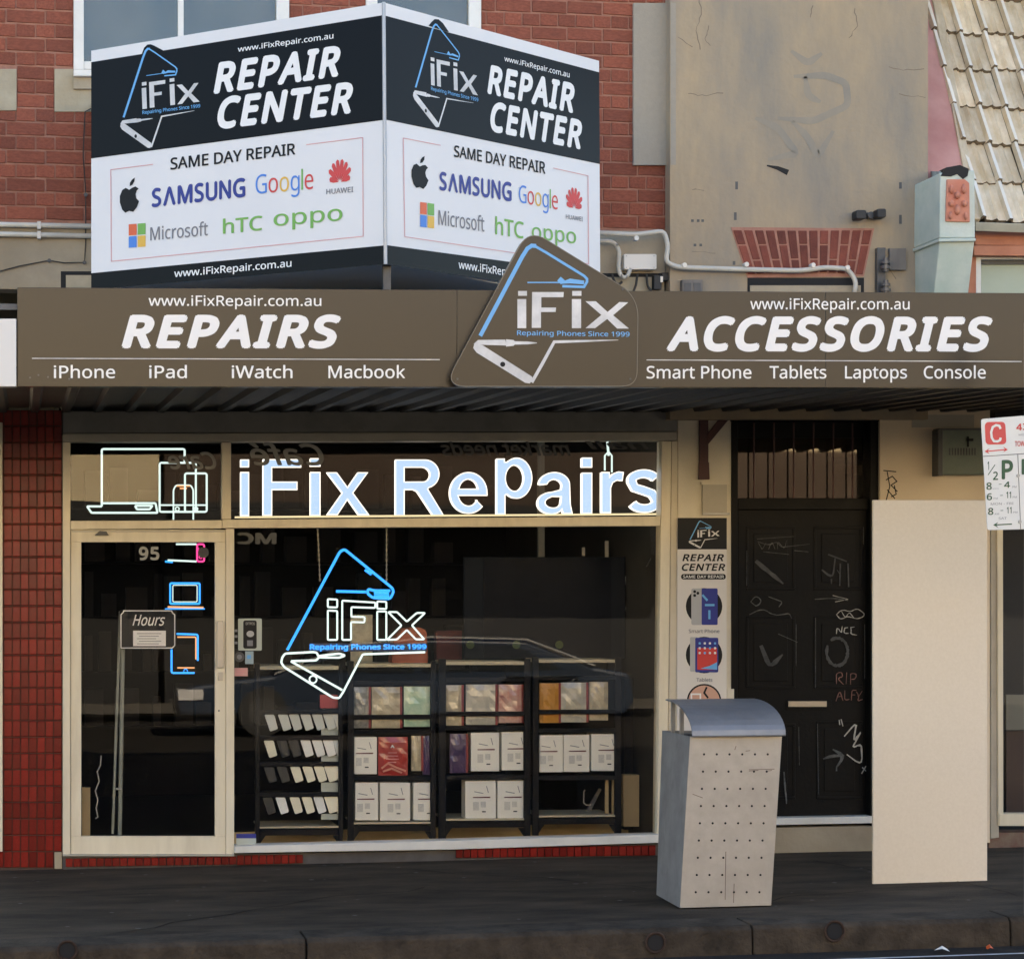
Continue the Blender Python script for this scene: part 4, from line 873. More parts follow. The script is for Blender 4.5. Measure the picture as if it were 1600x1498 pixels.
# tall backing card behind the case rack, right end
fin(MB().pr(500, 1085, 529, 1106, RY + .05, .02), 'red_card', PKR, None, 'dark red card standing behind the top row of phone cases', 'card')
for i, (yy0, yy1) in enumerate(((1137, 1148), (1180, 1190), (1222, 1238), (1271, 1280))): fin(MB().pr(502, yy0, 529, yy1, RY + .05, .01), 'price_card', STICK, None, '%s pale card seen below the phone cases on the case rack' % ['topmost', 'second', 'third', 'lowest'][i], 'card', 'pale cards behind the phone cases')
# screen, boxes on top of the racks, odd fittings
tv = root('dark_screen', P(850, 1030, .9), 'large dark flat screen standing behind the display racks', 'screen')
fin(MB().pr(725, 870, 977, 1029, .90, .04), 'screen_frame', TVE, tv, bevel=.003); fin(MB().pr(756, 872, 955, 1027, .895, .004), 'screen_glass', TVB, tv)
fin(MB().pr(735, 1024, 745, 1050, .92, .05).pr(950, 1024, 960, 1050, .92, .05), 'screen_stand', RACK, tv)
for x_ in (735, 807, 874): fin(MB().disc(P(x_, 1007, .8), .028, (0, -1, 0), .004, 14), 'green_dot', mat('dot_green', (.045, .065, .012), .7), None, '%s olive green round tag on top of the racks before the screen' % {735: 'left', 807: 'middle', 874: 'right'}[x_], 'tag', 'round green tags')
ob_ = fin(MB().pq(roundcorners([(612, 1037), (669, 1037), (667, 985), (655, 979), (630, 982), (615, 1000)], 5), .62, .16), 'orange_bag', mat('orange_card', (.34, .075, .025), .6, (.40, .10, .04), 5), None, 'dull orange bag standing on the second rack behind the neon logo', 'bag', bevel=.01)
fin(MB().pr(548, 960, 582, 1036, 1.1, .02), 'framed_print', PKC, None, 'faded tan picture board behind the neon lettering', 'picture')
fin(MB().pr(682, 985, 722, 1030, 1.4, .1), 'dark_red_box', mat('dull_red', (.10, .012, .012), .6), None, 'dark red box standing behind the racks left of the screen', 'box')
fin(MB().pr(841, 690, 851, 870, 1.6, .04), 'ceiling_post', mat('pale_post', (.34, .32, .25), .6), None, 'pale vertical post in the shop behind the window', 'post')
fin(MB().pr(932, 835, 943, 841, 2.2, .05), 'green_exit_light', NGREEN, None, 'small lit green indicator high at the back of the shop', 'light')
fin(MB().pr(946, 845, 951, 870, 1.3, .02).pr(910, 855, 914, 868, 1.3, .02), 'shelf_bottle', PIER, None, 'pale narrow bottles above the dark screen', 'bottle')
fin(MB().tube([P(x, y, .95) for x, y in ((978, 900), (981, 930), (979, 950), (982, 980))], .008, 6), 'hanging_cord', CSILV, None, 'pale twisted cord hanging right of the dark screen', 'cord')
fin(MB().tube([P(x, y, .3) for x, y in ((1024, 826), (1026, 840), (1018, 870), (1010, 885))], .003, 5), 'power_cord', RUBBER, None, 'thin black cord at the top right corner inside the window', 'cord')
fin(MB().pr(974, 1210, 999, 1291, RY + .1, .10), 'brown_carton', CARD, None, 'tall brown cardboard carton right of the last rack', 'box', bevel=.003)
fin(MB().pr(946, 1217, 951, 1272, RY + .1, .02).pr(956, 1217, 960, 1272, RY + .1, .02), 'timber_strip', CARD, None, 'two thin pale timber strips behind the lowest shelf of the fourth rack', 'timber')
fin(MB().tube([P(x, y, RY + .25) for x, y in ((914, 1234), (912, 1236), (912, 1254), (916, 1257), (923, 1257))], .004, 6), 'cabinet_handle', STEEL, None, 'silver cabinet handle seen through the empty lowest shelf', 'handle')
fin(MB().pq([(913, 1271), (921, 1271), (940, 1233), (936, 1231)], RY + .3, .02), 'timber_offcut', TIMBER, None, 'brown slat leaning behind the cabinet handle', 'timber')
fin(MB().pr(976, 1060, 1010, 1296, .75, .3), 'dark_cupboard', RACK, None, 'dark narrow cupboard at the right end of the window', 'cupboard')
# back stock: dim shelving on the shop's back wall
bs = root('back_shelving', P(560, 1100, 4.6), 'dim wall shelving of packaged goods at the back of the shop', 'shelving')
r2 = random.Random(5)
for k in range(5):
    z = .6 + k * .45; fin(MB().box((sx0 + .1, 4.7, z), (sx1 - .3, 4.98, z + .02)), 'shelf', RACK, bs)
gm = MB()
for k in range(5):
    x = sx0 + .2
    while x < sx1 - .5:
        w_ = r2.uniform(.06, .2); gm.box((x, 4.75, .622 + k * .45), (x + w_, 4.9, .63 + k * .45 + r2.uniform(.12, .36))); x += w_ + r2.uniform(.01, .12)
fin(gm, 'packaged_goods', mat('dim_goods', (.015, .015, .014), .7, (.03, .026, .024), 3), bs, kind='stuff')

# ============================================================ awning
aw = root('awning', V((3, -1.35, 2.8)), 'dark steel street awning hanging over the shopfront', 'awning')
FY = -2.72
def sof(px):                                                     # soffit height: (wall end, fascia end) at world x
    return 2.80 + (px - .25) * .017, 2.715 + (px - .0) * .016
ax0, ax1 = -1.5, 8.0
pl = MB()
vsx = [(ax0, .0, sof(ax0)[0] + .03), (ax1, .0, sof(ax1)[0] + .03), (ax1, FY + .06, sof(ax1)[1] + .03), (ax0, FY + .06, sof(ax0)[1] + .03)]
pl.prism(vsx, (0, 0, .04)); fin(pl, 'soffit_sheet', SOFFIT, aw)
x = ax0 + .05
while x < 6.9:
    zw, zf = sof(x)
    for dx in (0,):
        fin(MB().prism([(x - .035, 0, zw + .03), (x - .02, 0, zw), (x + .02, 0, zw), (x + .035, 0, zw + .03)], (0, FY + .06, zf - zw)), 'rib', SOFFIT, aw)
    x += .19
fin(MB().prism([(ax0, .28, 3.24), (ax1, .28, 3.38), (ax1, FY + .08, 3.2), (ax0, FY + .08, 3.08)], (0, 0, .03)), 'roof_sheet', ROOFM, aw)
fin(MB().prism([(ax0, FY + .055, sof(ax0)[1] + .03), (ax1, FY + .055, sof(ax1)[1] + .03), (ax1, FY + .055, sof(ax1)[1] + .1), (ax0, FY + .055, sof(ax0)[1] + .1)], (0, .03, 0)), 'edge_beam', STEELD, aw)
br = root('awning_bracket', P(1104, 745, -.04), 'maroon steel awning bracket on the white pilaster above the grey cover', 'bracket')
fin(MB().pr(1093, 636, 1107, 746, -.045, .02), 'bracket_plate', BRACKET, br, bevel=.002)
fin(MB().pq([(1106, 695), (1106, 678), (1140, 636), (1150, 636), (1150, 642)], -.05, .03), 'bracket_arm', BRACKET, br, bevel=.002)
fin(MB().pq([(1091, 749), (1109, 749), (1108, 722), (1092, 722)], -.052, .008), 'bracket_foot', BRACKET, br, bevel=.002)
cp = root('wall_cover', P(1117, 802, -.03), 'grey square cover plate on the pilaster below the bracket', 'cover plate')
fin(MB().pr(1098, 756, 1136, 801, -.045, .025), 'cover_box', CREAMD, cp, bevel=.002); fin(MB().pr(1096, 753, 1140, 757, -.05, .03), 'cover_lip', PIER, cp)
fin(MB().pr(1098, 801, 1140, 804, -.047, .02), 'cover_base', GALV, cp)
mbx = root('meter_box', P(1505, 742, -.12), 'dull green metal meter box mounted high on the beige pier', 'meter box')
fin(MB().pr(1470, 671, 1548, 741, -.16, .10), 'case', GREENBOX, mbx, bevel=.004); fin(MB().pr(1466, 671, 1473, 743, -.165, .11), 'hinge_side', STEELD, mbx, bevel=.002)
fin(MB().pr(1468, 669, 1549, 672, -.17, .12), 'hood', STEELD, mbx)
for i in range(10): fin(MB().pr(1483 + i * 4.4, 700, 1485 + i * 4.4, 711, -.163, .003), 'louvre', STEELD, mbx)
fin(MB().pr(1511, 685, 1521, 689, -.172, .012).pr(1512, 682, 1514, 698, -.172, .012), 'latch', TXTK, mbx)

# fascia sign
fs = root('fascia_sign', P(800, 605, FY), 'long brown-tinted black fascia sign reading REPAIRS and ACCESSORIES along the awning', 'sign')
FZ = FY
def fyt(x): return 449 + (x - 27) * (458 - 449) / 1573
def fyb(x): return 604 + (x - 27) * (2) / 1573
fp = MB(); 
for a, b in ((27, 714), (714.3, 1290), (1290.3, 1720)): fp.pq([(a, fyb(a)), (b, fyb(b)), (b, fyt(b)), (a, fyt(a))], FZ, .05)
fin(fp, 'sign_panel', FASCIA, fs, bevel=.002)
fin(MB().pq([(27, 451.2), (1720, 460.7), (1720, 458.8), (27, 449.2)], FZ - .004, .003), 'top_trim', GALV, fs) if False else None
text(fs, 'www.iFixRepair.com.au', R(232, 462, 502, 478, .001), FZ, TXTW, bold=.012, layers=4)
text(fs, 'REPAIRS', R(190, 492, 533, 544.5, .0), FZ, TXTW, bold=.075, italic=.24, spacing=1.16)
strokes(fs, 'rule_line', [[(50, 560), (687, 562)]], 1.3, FZ, TXTG); strokes(fs, 'rule_line', [[(1010, 562.5), (1596, 565)]], 1.3, FZ, TXTG)
for s_, a, b in (('iPhone', 84, 180), ('iPad', 233, 292), ('iWatch', 362, 457), ('Macbook', 513, 633)): text(fs, s_, R(a, 571.5, b, 591), FZ, TXTW, bold=.016, layers=4)
text(fs, 'www.iFixRepair.com.au', R(1172, 466.5, 1421, 483.5, .001), FZ, TXTW, bold=.012, layers=4)
text(fs, 'ACCESSORIES', R(1041, 494.5, 1551, 549, .001), FZ, TXTW, bold=.075, italic=.24, spacing=1.16)
for s_, a, b in (('Smart Phone', 1010, 1174), ('Tablets', 1202, 1291), ('Laptops', 1320, 1417), ('Console', 1443, 1540)): text(fs, s_, R(a, 572, b, 591.5), FZ, TXTW, bold=.016, layers=4)
for x_ in (75, 108, 47, 60): fin(MB().disc(P(x_, 592 - (x_ % 9), FZ - .001), .005, (0, -1, 0), .002, 8), 'screw', TIMBER, fs)
for x_ in range(150, 1580, 178):
    if not 690 < x_ < 1010:
        for yy in (fyt(x_) + 6, fyb(x_) - 6): fin(MB().disc(P(x_, yy, FZ - .0015), .005, (0, -1, 0), .002, 8), 'screw', FASCIA, fs)
nb_ = fin(MB().pr(-80, 498, 25.5, 604, FZ - .02, .08), 'neighbouring_fascia', mat('white_fascia', (.74, .72, .68), .5), None, 'plain white end of the next shop fascia at far left', 'sign', bevel=.003)

# ---- logo drawing, in the pixels of the fascia plate, mapped anywhere
def logo(par, surf, fmap, sc_, tag_=True, lift=.003):
    q = lambda pts: [fmap(680 + x / 1.739, 360 + y / 1.739) for x, y in pts]
    k = sc_ / 1.739
    strokes(par, 'blue_stroke', [q([(122, 287), (180, 178), (236, 72), (250, 50), (262, 42), (274, 43)])], 11 * k, surf, TXTB, lift)
    strokes(par, 'blue_stroke', [q([(272, 44), (300, 60), (404, 124), (412, 132), (412, 140), (404, 154), (345, 152)])], 7 * k, surf, TXTB, lift + .0003)
    strokes(par, 'screwdriver', [q([(250, 142), (338, 142)])], 3.5 * k, surf, TXTB, lift + .0006)
    strokes(par, 'screwdriver', [q([(336, 142), (342, 136), (352, 141), (366, 138), (404, 142)])], [14 * k, 16 * k, 8 * k, 13 * k, 10 * k], surf, TXTB, lift + .0009)
    lw = [rect(225, 165, 249, 178), rect(223, 187, 247, 266), rect(372, 165, 397, 178), rect(371, 187, 396, 266)]
    for r_ in lw: flat(par, 'logo_letter', q(r_), surf, TXTG, lift)
    mb = MB(); mb.add([P(*p, surf) + nrm(surf) * lift for p in q([(263, 168), (349, 168), (348, 182), (288, 182), (288, 210), (328, 210), (327, 222), (287, 222), (287, 265), (262, 265)])], [(0, 1, 2, 3), (0, 3, 4, 9), (4, 5, 6, 7), (9, 4, 7, 8)]); fin(mb, 'logo_letter', TXTG, par)
    mb = MB(); mb.add([P(*p, surf) + nrm(surf) * lift for p in q([(408, 193), (436, 193), (468, 222), (500, 195), (524, 196), (483, 231), (526, 267), (494, 267), (467, 241), (434, 266), (408, 266), (451, 230)])], [(0, 1, 2, 11), (2, 3, 4, 5), (5, 6, 7, 8), (8, 9, 10, 11), (2, 5, 8, 11)]); fin(mb, 'logo_letter', TXTG, par)
    a, b, c, d = q([(222, 285), (528, 289), (528, 276), (222, 272)])
    if tag_: text(par, 'Repairing Phones Since 1999', [a, b, c, d], surf, TXTB, bold=.02, layers=4, name='tagline')
    strokes(par, 'white_stroke', [q([(262, 413), (292, 360), (323, 303), (400, 301), (497, 298)])], [9 * k, 9 * k, 8 * k, 6 * k, 1.5 * k], surf, TXTG, lift)
    flat(par, 'phone_edge', q([(104, 316), (112, 328), (128, 336), (260, 404), (268, 400), (262, 412), (252, 416), (240, 412), (112, 334), (104, 326)][::1]) if False else q([(106, 308), (128, 312), (262, 397), (266, 406), (256, 416), (244, 414), (112, 332), (103, 320)]), surf, TXTG, lift + .0003)
    flat(par, 'plug_body', q([(104, 309), (116, 298), (190, 297), (194, 313), (124, 311)]), surf, TXTG, lift + .0006)
    strokes(par, 'plug_pin', [q([(192, 306), (212, 306), (216, 306), (250, 306), (276, 306)])], [20 * k, 16 * k, 9 * k, 8 * k, 2 * k], surf, TXTG, lift + .0009)
    flat(par, 'phone_button', [fmap(680 + x / 1.739, 360 + y / 1.739) for x, y in circ(183, 364, 7, 12)], surf, TXTK, lift + .0015)
def affine(dst, src=((835.3, 384.2), (750.2, 525), (983.6, 521))):
    (x0, y0), (x1, y1), (x2, y2) = src; (u0, v0), (u1, v1), (u2, v2) = dst
    D = (x1 - x0) * (y2 - y0) - (x2 - x0) * (y1 - y0)
    def f(x, y):
        a = ((x - x0) * (y2 - y0) - (x2 - x0) * (y - y0)) / D; b = ((x1 - x0) * (y - y0) - (x - x0) * (y1 - y0)) / D
        return u0 + a * (u1 - u0) + b * (u2 - u0), v0 + a * (v1 - v0) + b * (v2 - v0)
    return f
ps = root('logo_plate', P(850, 603, FY - .06), 'brown-tinted black kite-shaped plate with the iFix logo mounted on the awning', 'sign')
PY = FY - .06
plate = roundcorners([(697, 604), (998, 604), (996, 460), (826, 362)][::1], [34, 24, 40, 34], 8)
plate = roundcorners([(694, 603.5), (995, 603.5), (997, 463), (826, 358)], [34, 24, 34, 32], 8)
fin(MB().pq(plate, PY, .05), 'plate_body', FASCIA, ps, bevel=.002)
strip_mb = MB(); strip(strip_mb, plate, 1.2, PY, .0025, True); fin(strip_mb, 'plate_edge', mat('edge_line', (.16, .14, .11), .4), ps)
for x_, y_ in ((778, 450), (973, 452), (715, 592), (985, 592)): fin(MB().disc(P(x_, y_, PY - .003), .006, (0, -1, 0), .003, 8), 'screw', STEELD, ps)
logo(ps, PY, lambda x, y: (x, y), 1.0)

# ============================================================ corner sign box
cb = root('corner_sign', V((1.85, -1.2, 3.2)), 'two-sided V-shaped sign box above the awning advertising phone repair', 'sign')
A = P(142.6, 260, -1.22); B = P(601, 260, -2.60); D_ = P(937, 260, -1.22)
def vplane(a, b):
    d = V((b.x - a.x, b.y - a.y, 0)).normalized(); return (V((a.x, a.y, 0)), V((d.y, -d.x, 0)))
SL1, SR1 = vplane(A, B), vplane(B, D_)
# left face bands: y at left edge, y at corner
def facep(surf, xa, xb, bands, nm):
    o = fin(MB().pq([(xa, bands[0][1]), (xb, bands[0][3]), (xb, bands[0][2]), (xa, bands[0][0])], surf, .03), nm, SIGNW, cb)
    return o
lf = fin(MB().pq([(142.6, 453), (602.2, 413), (599.3, 4.5), (142.6, 79.6)], SL1, .003), 'left_panel', SIGNW, cb, label='left panel angled towards the left of the street')
rf = fin(MB().pq([(602.6, 413), (938, 462), (936, 95.5), (599.7, 4.5)], SR1, .003), 'right_panel', SIGNW, cb, label='right panel angled towards the right of the street')
flat(lf, 'dark_band', [(142.8, 248), (601, 187.6), (599.8, 24), (142.7, 97.6)], SL1, SLATE, .0015)
flat(lf, 'dark_band', [(142.8, 453), (602, 413), (602, 383.5), (142.8, 427)], SL1, SLATE, .0015)
flat(rf, 'dark_band', [(601, 187), (937, 256.6), (936, 113.5), (599.9, 24.5)], SR1, SLATE, .0015)
flat(rf, 'dark_band', [(602.6, 413), (938, 462), (937.9, 428.5), (602.5, 383)], SR1, SLATE, .0015)
fin(MB().tube([P(599.5, 4, SL1), P(602.4, 413, SL1)], .010, 8), 'corner_trim', mat('corner_trim', (.40, .42, .45), .4, metal=.3), cb)
# closing sides back to the wall, top and bottom
zt, zb_ = P(599, 5, -2.6).z, P(602, 413, -2.6).z
q0 = V((A.x + .035, A.y + .03, 0)); q1 = V((B.x, B.y + .05, 0)); q2 = V((D_.x - .035, D_.y + .03, 0))
pr_ = [V((q0.x, -.03, 0)), q0, q1, q2, V((q2.x, -.03, 0))]
fin(MB().prism([p + V((0, 0, zt - .06)) for p in pr_], (0, 0, .02)).prism([p + V((0, 0, zb_ + .02)) for p in pr_], (0, 0, .02)), 'box_lid', SIGNW, cb)
fin(MB().box((q0.x, -1.19, zb_ + .04), (q0.x + .02, -.03, zt - .06)).box((q2.x - .02, -1.19, zb_ + .04), (q2.x, -.03, zt - .06)), 'box_side', SIGNW, cb)
bp = P(604, 420, -2.5)
fin(MB().box((bp.x - .02, -2.52, 3.1), (bp.x + .02, -2.48, zb_ + .03)), 'support_post', STEELD, cb)
fin(MB().box((q0.x + .1, -1.15, 3.10), (q0.x + .14, -1.11, zb_ + .03)).box((q2.x - .14, -1.15, 3.15), (q2.x - .1, -1.11, zb_ + .03)), 'support_post', STEELD, cb)
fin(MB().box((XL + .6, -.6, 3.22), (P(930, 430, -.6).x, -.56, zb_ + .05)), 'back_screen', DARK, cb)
# ---- left face print
def L8(x, y): return (130 + x / 3.329, y / 3.329)
def R8(x, y): return (560 + x / 3.188, y / 3.188)
def tq(f, bl, br_, tr, tl_): return [f(*bl), f(*br_), f(*tr), f(*tl_)]
flat(lf, 'logo_bump', [L8(*p) for p in ((300, 300), (318, 250), (335, 234), (352, 232), (372, 240), (425, 268), (425, 275))], SL1, SLATE, .0024)
logo(lf, SL1, affine((L8(345, 255), L8(212, 612), L8(610, 548))), .50)
text(lf, 'www.iFixRepair.com.au', tq(L8, (806, 272), (1303, 202), (1303, 172), (806, 245)), SL1, TXTW, bold=.02, layers=4)
text(lf, 'REPAIR', tq(L8, (680, 492), (1340, 398), (1340, 236), (680, 330)), SL1, TXTW, bold=.07, italic=.22, spacing=1.14)
text(lf, 'CENTER', tq(L8, (700, 675), (1405, 590), (1405, 425), (700, 510)), SL1, TXTW, bold=.07, italic=.22, spacing=1.14)
text(lf, 'SAME DAY REPAIR', tq(L8, (455, 885), (1105, 805), (1105, 745), (455, 823)), SL1, TXTK, bold=.03, layers=6)
strokes(lf, 'pink_line', [[L8(365, 856), L8(145, 884), L8(148, 1360), L8(1458, 1230), L8(1455, 717), L8(1162, 754)]], 1.0, SL1, LPINK)
def apple(par, f, cx, cy, w_, h, surf, sk):
    pts = [(-.02, -.28), (-.2, -.36), (-.38, -.3), (-.5, -.1), (-.5, .12), (-.38, .38), (-.22, .5), (-.02, .45), (.18, .5), (.36, .36), (.48, .16), (.34, .04), (.3, -.1), (.36, -.22), (.46, -.28), (.3, -.37), (.14, -.34)]
    flat(par, 'fruit_logo', [f(cx + x * w_, cy + y * h + sk * x * w_) for x, y in pts], surf, TXTK, .0025)
    lf_ = [(0, -.4), (.02, -.52), (.12, -.62), (.26, -.68), (.24, -.55), (.14, -.44)]
    flat(par, 'fruit_leaf', [f(cx + x * w_, cy + y * h + sk * x * w_) for x, y in lf_], surf, TXTK, .0025)
apple(lf, L8, 243, 1030, 102, 150, SL1, -.12)
def letters(par, s, cols, q4, surf, gaps=None, bold=0.0, flip=()):
    """coloured word: each letter its own print"""
    ws = []; x = 0; 
    for ch_ in s:
        vs, _ = glyphs(ch_); ws.append((x, x + max(v[0] for v in vs) - min(v[0] for v in vs))); x = ws[-1][1] + .07
    T = ws[-1][1]
    for ci_, (ch_, (a, b), m_) in enumerate(zip(s, ws, cols)):
        def at(u, v): 
            p = [q4[0][i] + (q4[1][i] - q4[0][i]) * u for i in (0, 1)]; r_ = [q4[3][i] + (q4[2][i] - q4[3][i]) * u for i in (0, 1)]; return (p[0] + (r_[0] - p[0]) * v, p[1] + (r_[1] - p[1]) * v)
        y0_, y1_ = (1, 0) if ci_ in flip else (0, 1)
        text(par, ch_, [at(a / T, y0_), at(b / T, y0_), at(b / T, y1_), at(a / T, y1_)], surf, m_, bold=bold, layers=4, name='coloured_letter')
def sung(par, q4, surf): letters(par, 'SVMSUNG', [TXTNB] * 7, q4, surf, bold=.05, flip=(1,))
sung(lf, tq(L8, (358, 1080), (845, 1025), (845, 925), (358, 982)), SL1)
gc = [LBLUE, LRED, LYEL, LBLUE, LGREEN, LRED]
letters(lf, 'Google', gc, tq(L8, (898, 1010), (1198, 983), (1198, 880), (898, 912)), SL1)
def petals(par, f, cx, cy, w_, h, sk, surf):
    for i in range(8):
        a = math.radians(-170 + i * (160 / 7)); ca, sa = math.cos(a), math.sin(a); r1 = .5 if i in (0, 7) else .62; bw_ = .075
        base = (.05 * ca, .02 + .05 * sa); tip = (r1 * ca * .92, r1 * sa + .0)
        nx, ny = -sa, ca
        pts = [base, (tip[0] * .6 + nx * bw_, tip[1] * .6 + ny * bw_), (tip[0] * .92 + nx * bw_ * .9, tip[1] * .92 + ny * bw_ * .9), tip, (tip[0] * .92 - nx * bw_ * .9, tip[1] * .92 - ny * bw_ * .9), (tip[0] * .6 - nx * bw_, tip[1] * .6 - ny * bw_)]
        flat(par, 'petal', [f(cx + x * w_, cy + y * h + sk * x * w_) for x, y in pts], surf, LRED, .0022 + i * .0001)
petals(lf, L8, 1336, 945, 120, 190, -.1, SL1)
text(lf, 'HUAWEI', tq(L8, (1266, 1012), (1406, 1000), (1406, 972), (1266, 985)), SL1, TXTGR, bold=.02, layers=4)
def squares(par, f, x0, x1, y0, y1, sk, surf):
    xm, ym = (x0 + x1) / 2, (y0 + y1) / 2; g = (x1 - x0) * .03
    for a, b, c, d, m_ in ((x0, y0, xm - g, ym - g, LORG), (xm + g, y0, x1, ym - g, LGREEN), (x0, ym + g, xm - g, y1, LBLUE), (xm + g, ym + g, x1, y1, LYEL)):
        flat(par, 'colour_square', [f(a, d + sk * (a - x0)), f(c, d + sk * (c - x0)), f(c, b + sk * (c - x0)), f(a, b + sk * (a - x0))], surf, m_, .0025)
squares(lf, L8, 238, 326, 1168, 1290, -.08, SL1)
text(lf, 'Microsoft', tq(L8, (350, 1252), (650, 1225), (650, 1155), (350, 1184)), SL1, TXTGR, bold=.01, layers=4)
text(lf, 'hTC', tq(L8, (728, 1218), (934, 1198), (934, 1122), (728, 1143)), SL1, LGREEN, bold=.02, layers=4)
text(lf, 'oppo', tq(L8, (992, 1178), (1350, 1147), (1350, 1085), (992, 1117)), SL1, LGREEN, bold=.01, layers=4, ref=XH)
text(lf, 'www.iFixRepair.com.au', tq(L8, (475, 1443), (1085, 1388), (1085, 1350), (475, 1405)), SL1, TXTW, bold=.02, layers=4)
# ---- right face print
flat(rf, 'logo_bump', [R8(*p) for p in ((348, 130), (362, 112), (378, 97), (398, 98), (420, 118), (450, 162), (430, 158))], SR1, SLATE, .0024)
logo(rf, SR1, affine((R8(388, 125), R8(283, 437), R8(595, 495))), .42)
text(rf, 'www.iFixRepair.com.au', tq(R8, (725, 305), (1050, 388), (1050, 360), (725, 280)), SR1, TXTW, bold=.02, layers=4)
text(rf, 'REPAIR', tq(R8, (640, 468), (1075, 568), (1075, 418), (640, 320)), SR1, TXTW, bold=.07, italic=.22, spacing=1.14)
text(rf, 'CENTER', tq(R8, (655, 655), (1112, 748), (1112, 600), (655, 503)), SR1, TXTW, bold=.07, italic=.22, spacing=1.14)
text(rf, 'SAME DAY REPAIR', tq(R8, (475, 782), (930, 868), (930, 808), (475, 724)), SR1, TXTK, bold=.03, layers=6)
strokes(rf, 'pink_line', [[R8(408, 725), R8(222, 689), R8(229, 1180), R8(1145, 1315), R8(1142, 877), R8(968, 838)]], .9, SR1, LPINK)
apple(rf, R8, 306, 870, 86, 140, SR1, .17)
sung(rf, tq(R8, (402, 948), (762, 1005), (762, 910), (402, 855)), SR1)
letters(rf, 'Google', gc, tq(R8, (798, 1008), (992, 1045), (992, 955), (798, 922)), SR1)
petals(rf, R8, 1073, 1035, 84, 165, .18, SR1)
text(rf, 'HUAWEI', tq(R8, (1032, 1090), (1116, 1104), (1116, 1082), (1032, 1068)), SR1, TXTGR, bold=.02, layers=4)
squares(rf, R8, 306, 376, 1007, 1130, .13, SR1)
text(rf, 'Microsoft', tq(R8, (397, 1120), (626, 1155), (626, 1080), (397, 1047)), SR1, TXTGR, bold=.01, layers=4)
text(rf, 'hTC', tq(R8, (680, 1168), (822, 1190), (822, 1108), (680, 1082)), SR1, LGREEN, bold=.02, layers=4)
text(rf, 'oppo', tq(R8, (862, 1188), (1083, 1215), (1083, 1158), (862, 1130)), SR1, LGREEN, bold=.01, layers=4, ref=XH)
text(rf, 'www.iFixRepair.com.au', tq(R8, (497, 1338), (930, 1404), (930, 1366), (497, 1298)), SR1, TXTW, bold=.02, layers=4)

# ============================================================ wall services
def pipe(name, pts, Yd, r, m, label, cat, clips=()):
    r0 = root(name, P(*pts[0], Yd), label, cat)
    fin(MB().tube([P(x, y, Yd) for x, y in arc(pts, 9)], r, 10), 'pipe_run', m, r0, smooth=True)
    for x, y in clips: fin(MB().pr(x - 3, y - 6, x + 3, y + 6, Yd - r - .002, .04), 'clip', GALV, r0, bevel=.001)
    return r0
pipe('conduit', [(-40, 350), (150, 354)], -.05, .0155, PVC, 'upper pale conduit running across the wall left of the sign box', 'conduit', ((61, 352),))
pipe('conduit', [(-40, 365), (150, 369)], -.05, .0155, PVC, 'lower pale conduit running across the wall left of the sign box', 'conduit', ((61, 367),))
pc = pipe('conduit', [(925, 363.5), (992, 367), (1038, 361), (1044, 385), (1040, 410), (1060, 418), (1160, 421), (1250, 423), (1290, 418), (1325, 420), (1338, 440), (1335, 458)], -.17, .016, PVC, 'long bent white conduit crossing the rendered wall over the awning', 'conduit')
for x, y in ((995, 372), (1070, 414), (1167, 413), (1271, 414), (1325, 418)): fin(MB().disc(P(x, y, -.195), .016, (0, -1, 0), .05, 8), 'clip', PVCW, pc)
pipe('conduit', [(930, 377), (958, 377), (968, 390), (966, 425), (975, 437), (984, 428), (984, 421)], -.08, .014, PVC, 'short hooked conduit feeding the white junction box', 'conduit')
jb = root('junction_box', P(1000, 421, -.07), 'white plastic junction box on the wall beside the sign box', 'junction box')
fin(MB().pq(rounded(975, 397, 1026, 421, 2, 2), -.09, .07), 'case', PVCW, jb, bevel=.003)
for x, y in ((979, 400), (1022, 400), (979, 418), (1022, 418)): fin(MB().disc(P(x, y, -.093), .004, (0, -1, 0), .004, 6), 'screw', GALV, jb)
cbk = root('cable_box', P(1032, 450, -.06), 'black cable terminal hanging under the white junction box', 'cable box')
fin(MB().pr(1022, 430, 1034, 452, -.09, .06).pr(1034, 426, 1045, 438, -.085, .05), 'terminal', RUBBER, cbk, bevel=.003)
for pts in ([(956, 428), (960, 440), (966, 446), (972, 440)], [(996, 428), (994, 445), (990, 455)], [(1010, 428), (1012, 448), (1018, 455)]): fin(MB().tube([P(x, y, -.06) for x, y in arc(pts, 4)], .008, 6), 'cable', RUBBER, cbk)
fin(MB().pr(1032, 432, 1036, 441, -.095, .01), 'tag', PVCW, cbk)
wc = root('wall_cable', P(132, 410, -.03), 'thin dark cable drooping across the render left of the sign', 'cable')
fin(MB().tube([P(x, y, -.03) for x, y in ((0, 424), (30, 416), (77, 407), (100, 411), (132, 410), (134, 380), (134, 300), (130, 240), (133, 175), (142, 170))], .004, 5), 'cable_run', RUBBER, wc)
for x, y in ((77, 407), (132, 410), (134, 304)): fin(MB().disc(P(x, y, -.035), .012, (0, -1, 0), .02, 8), 'cable_clip', STEELD, wc)
fl = root('wall_floodlight', P(1362, 340, -.2), 'black twin-headed light fitting on the rendered wall', 'light')
fin(MB().tube([P(1350, 335, -.16), P(1375, 334, -.16)], .010, 8), 'arm', RUBBER, fl)
for x, y, w_, h in ((1346, 335, 8, 7), (1378, 333, 7, 7)): fin(MB().pq(rounded(x - w_, y - h, x + w_, y + h, 3), -.24, .09), 'lamp_head', RUBBER, fl, bevel=.006)
fin(MB().disc(P(1361, 336, -.17), .022, (0, -1, 0), .05, 12), 'mount', STEELD, fl)
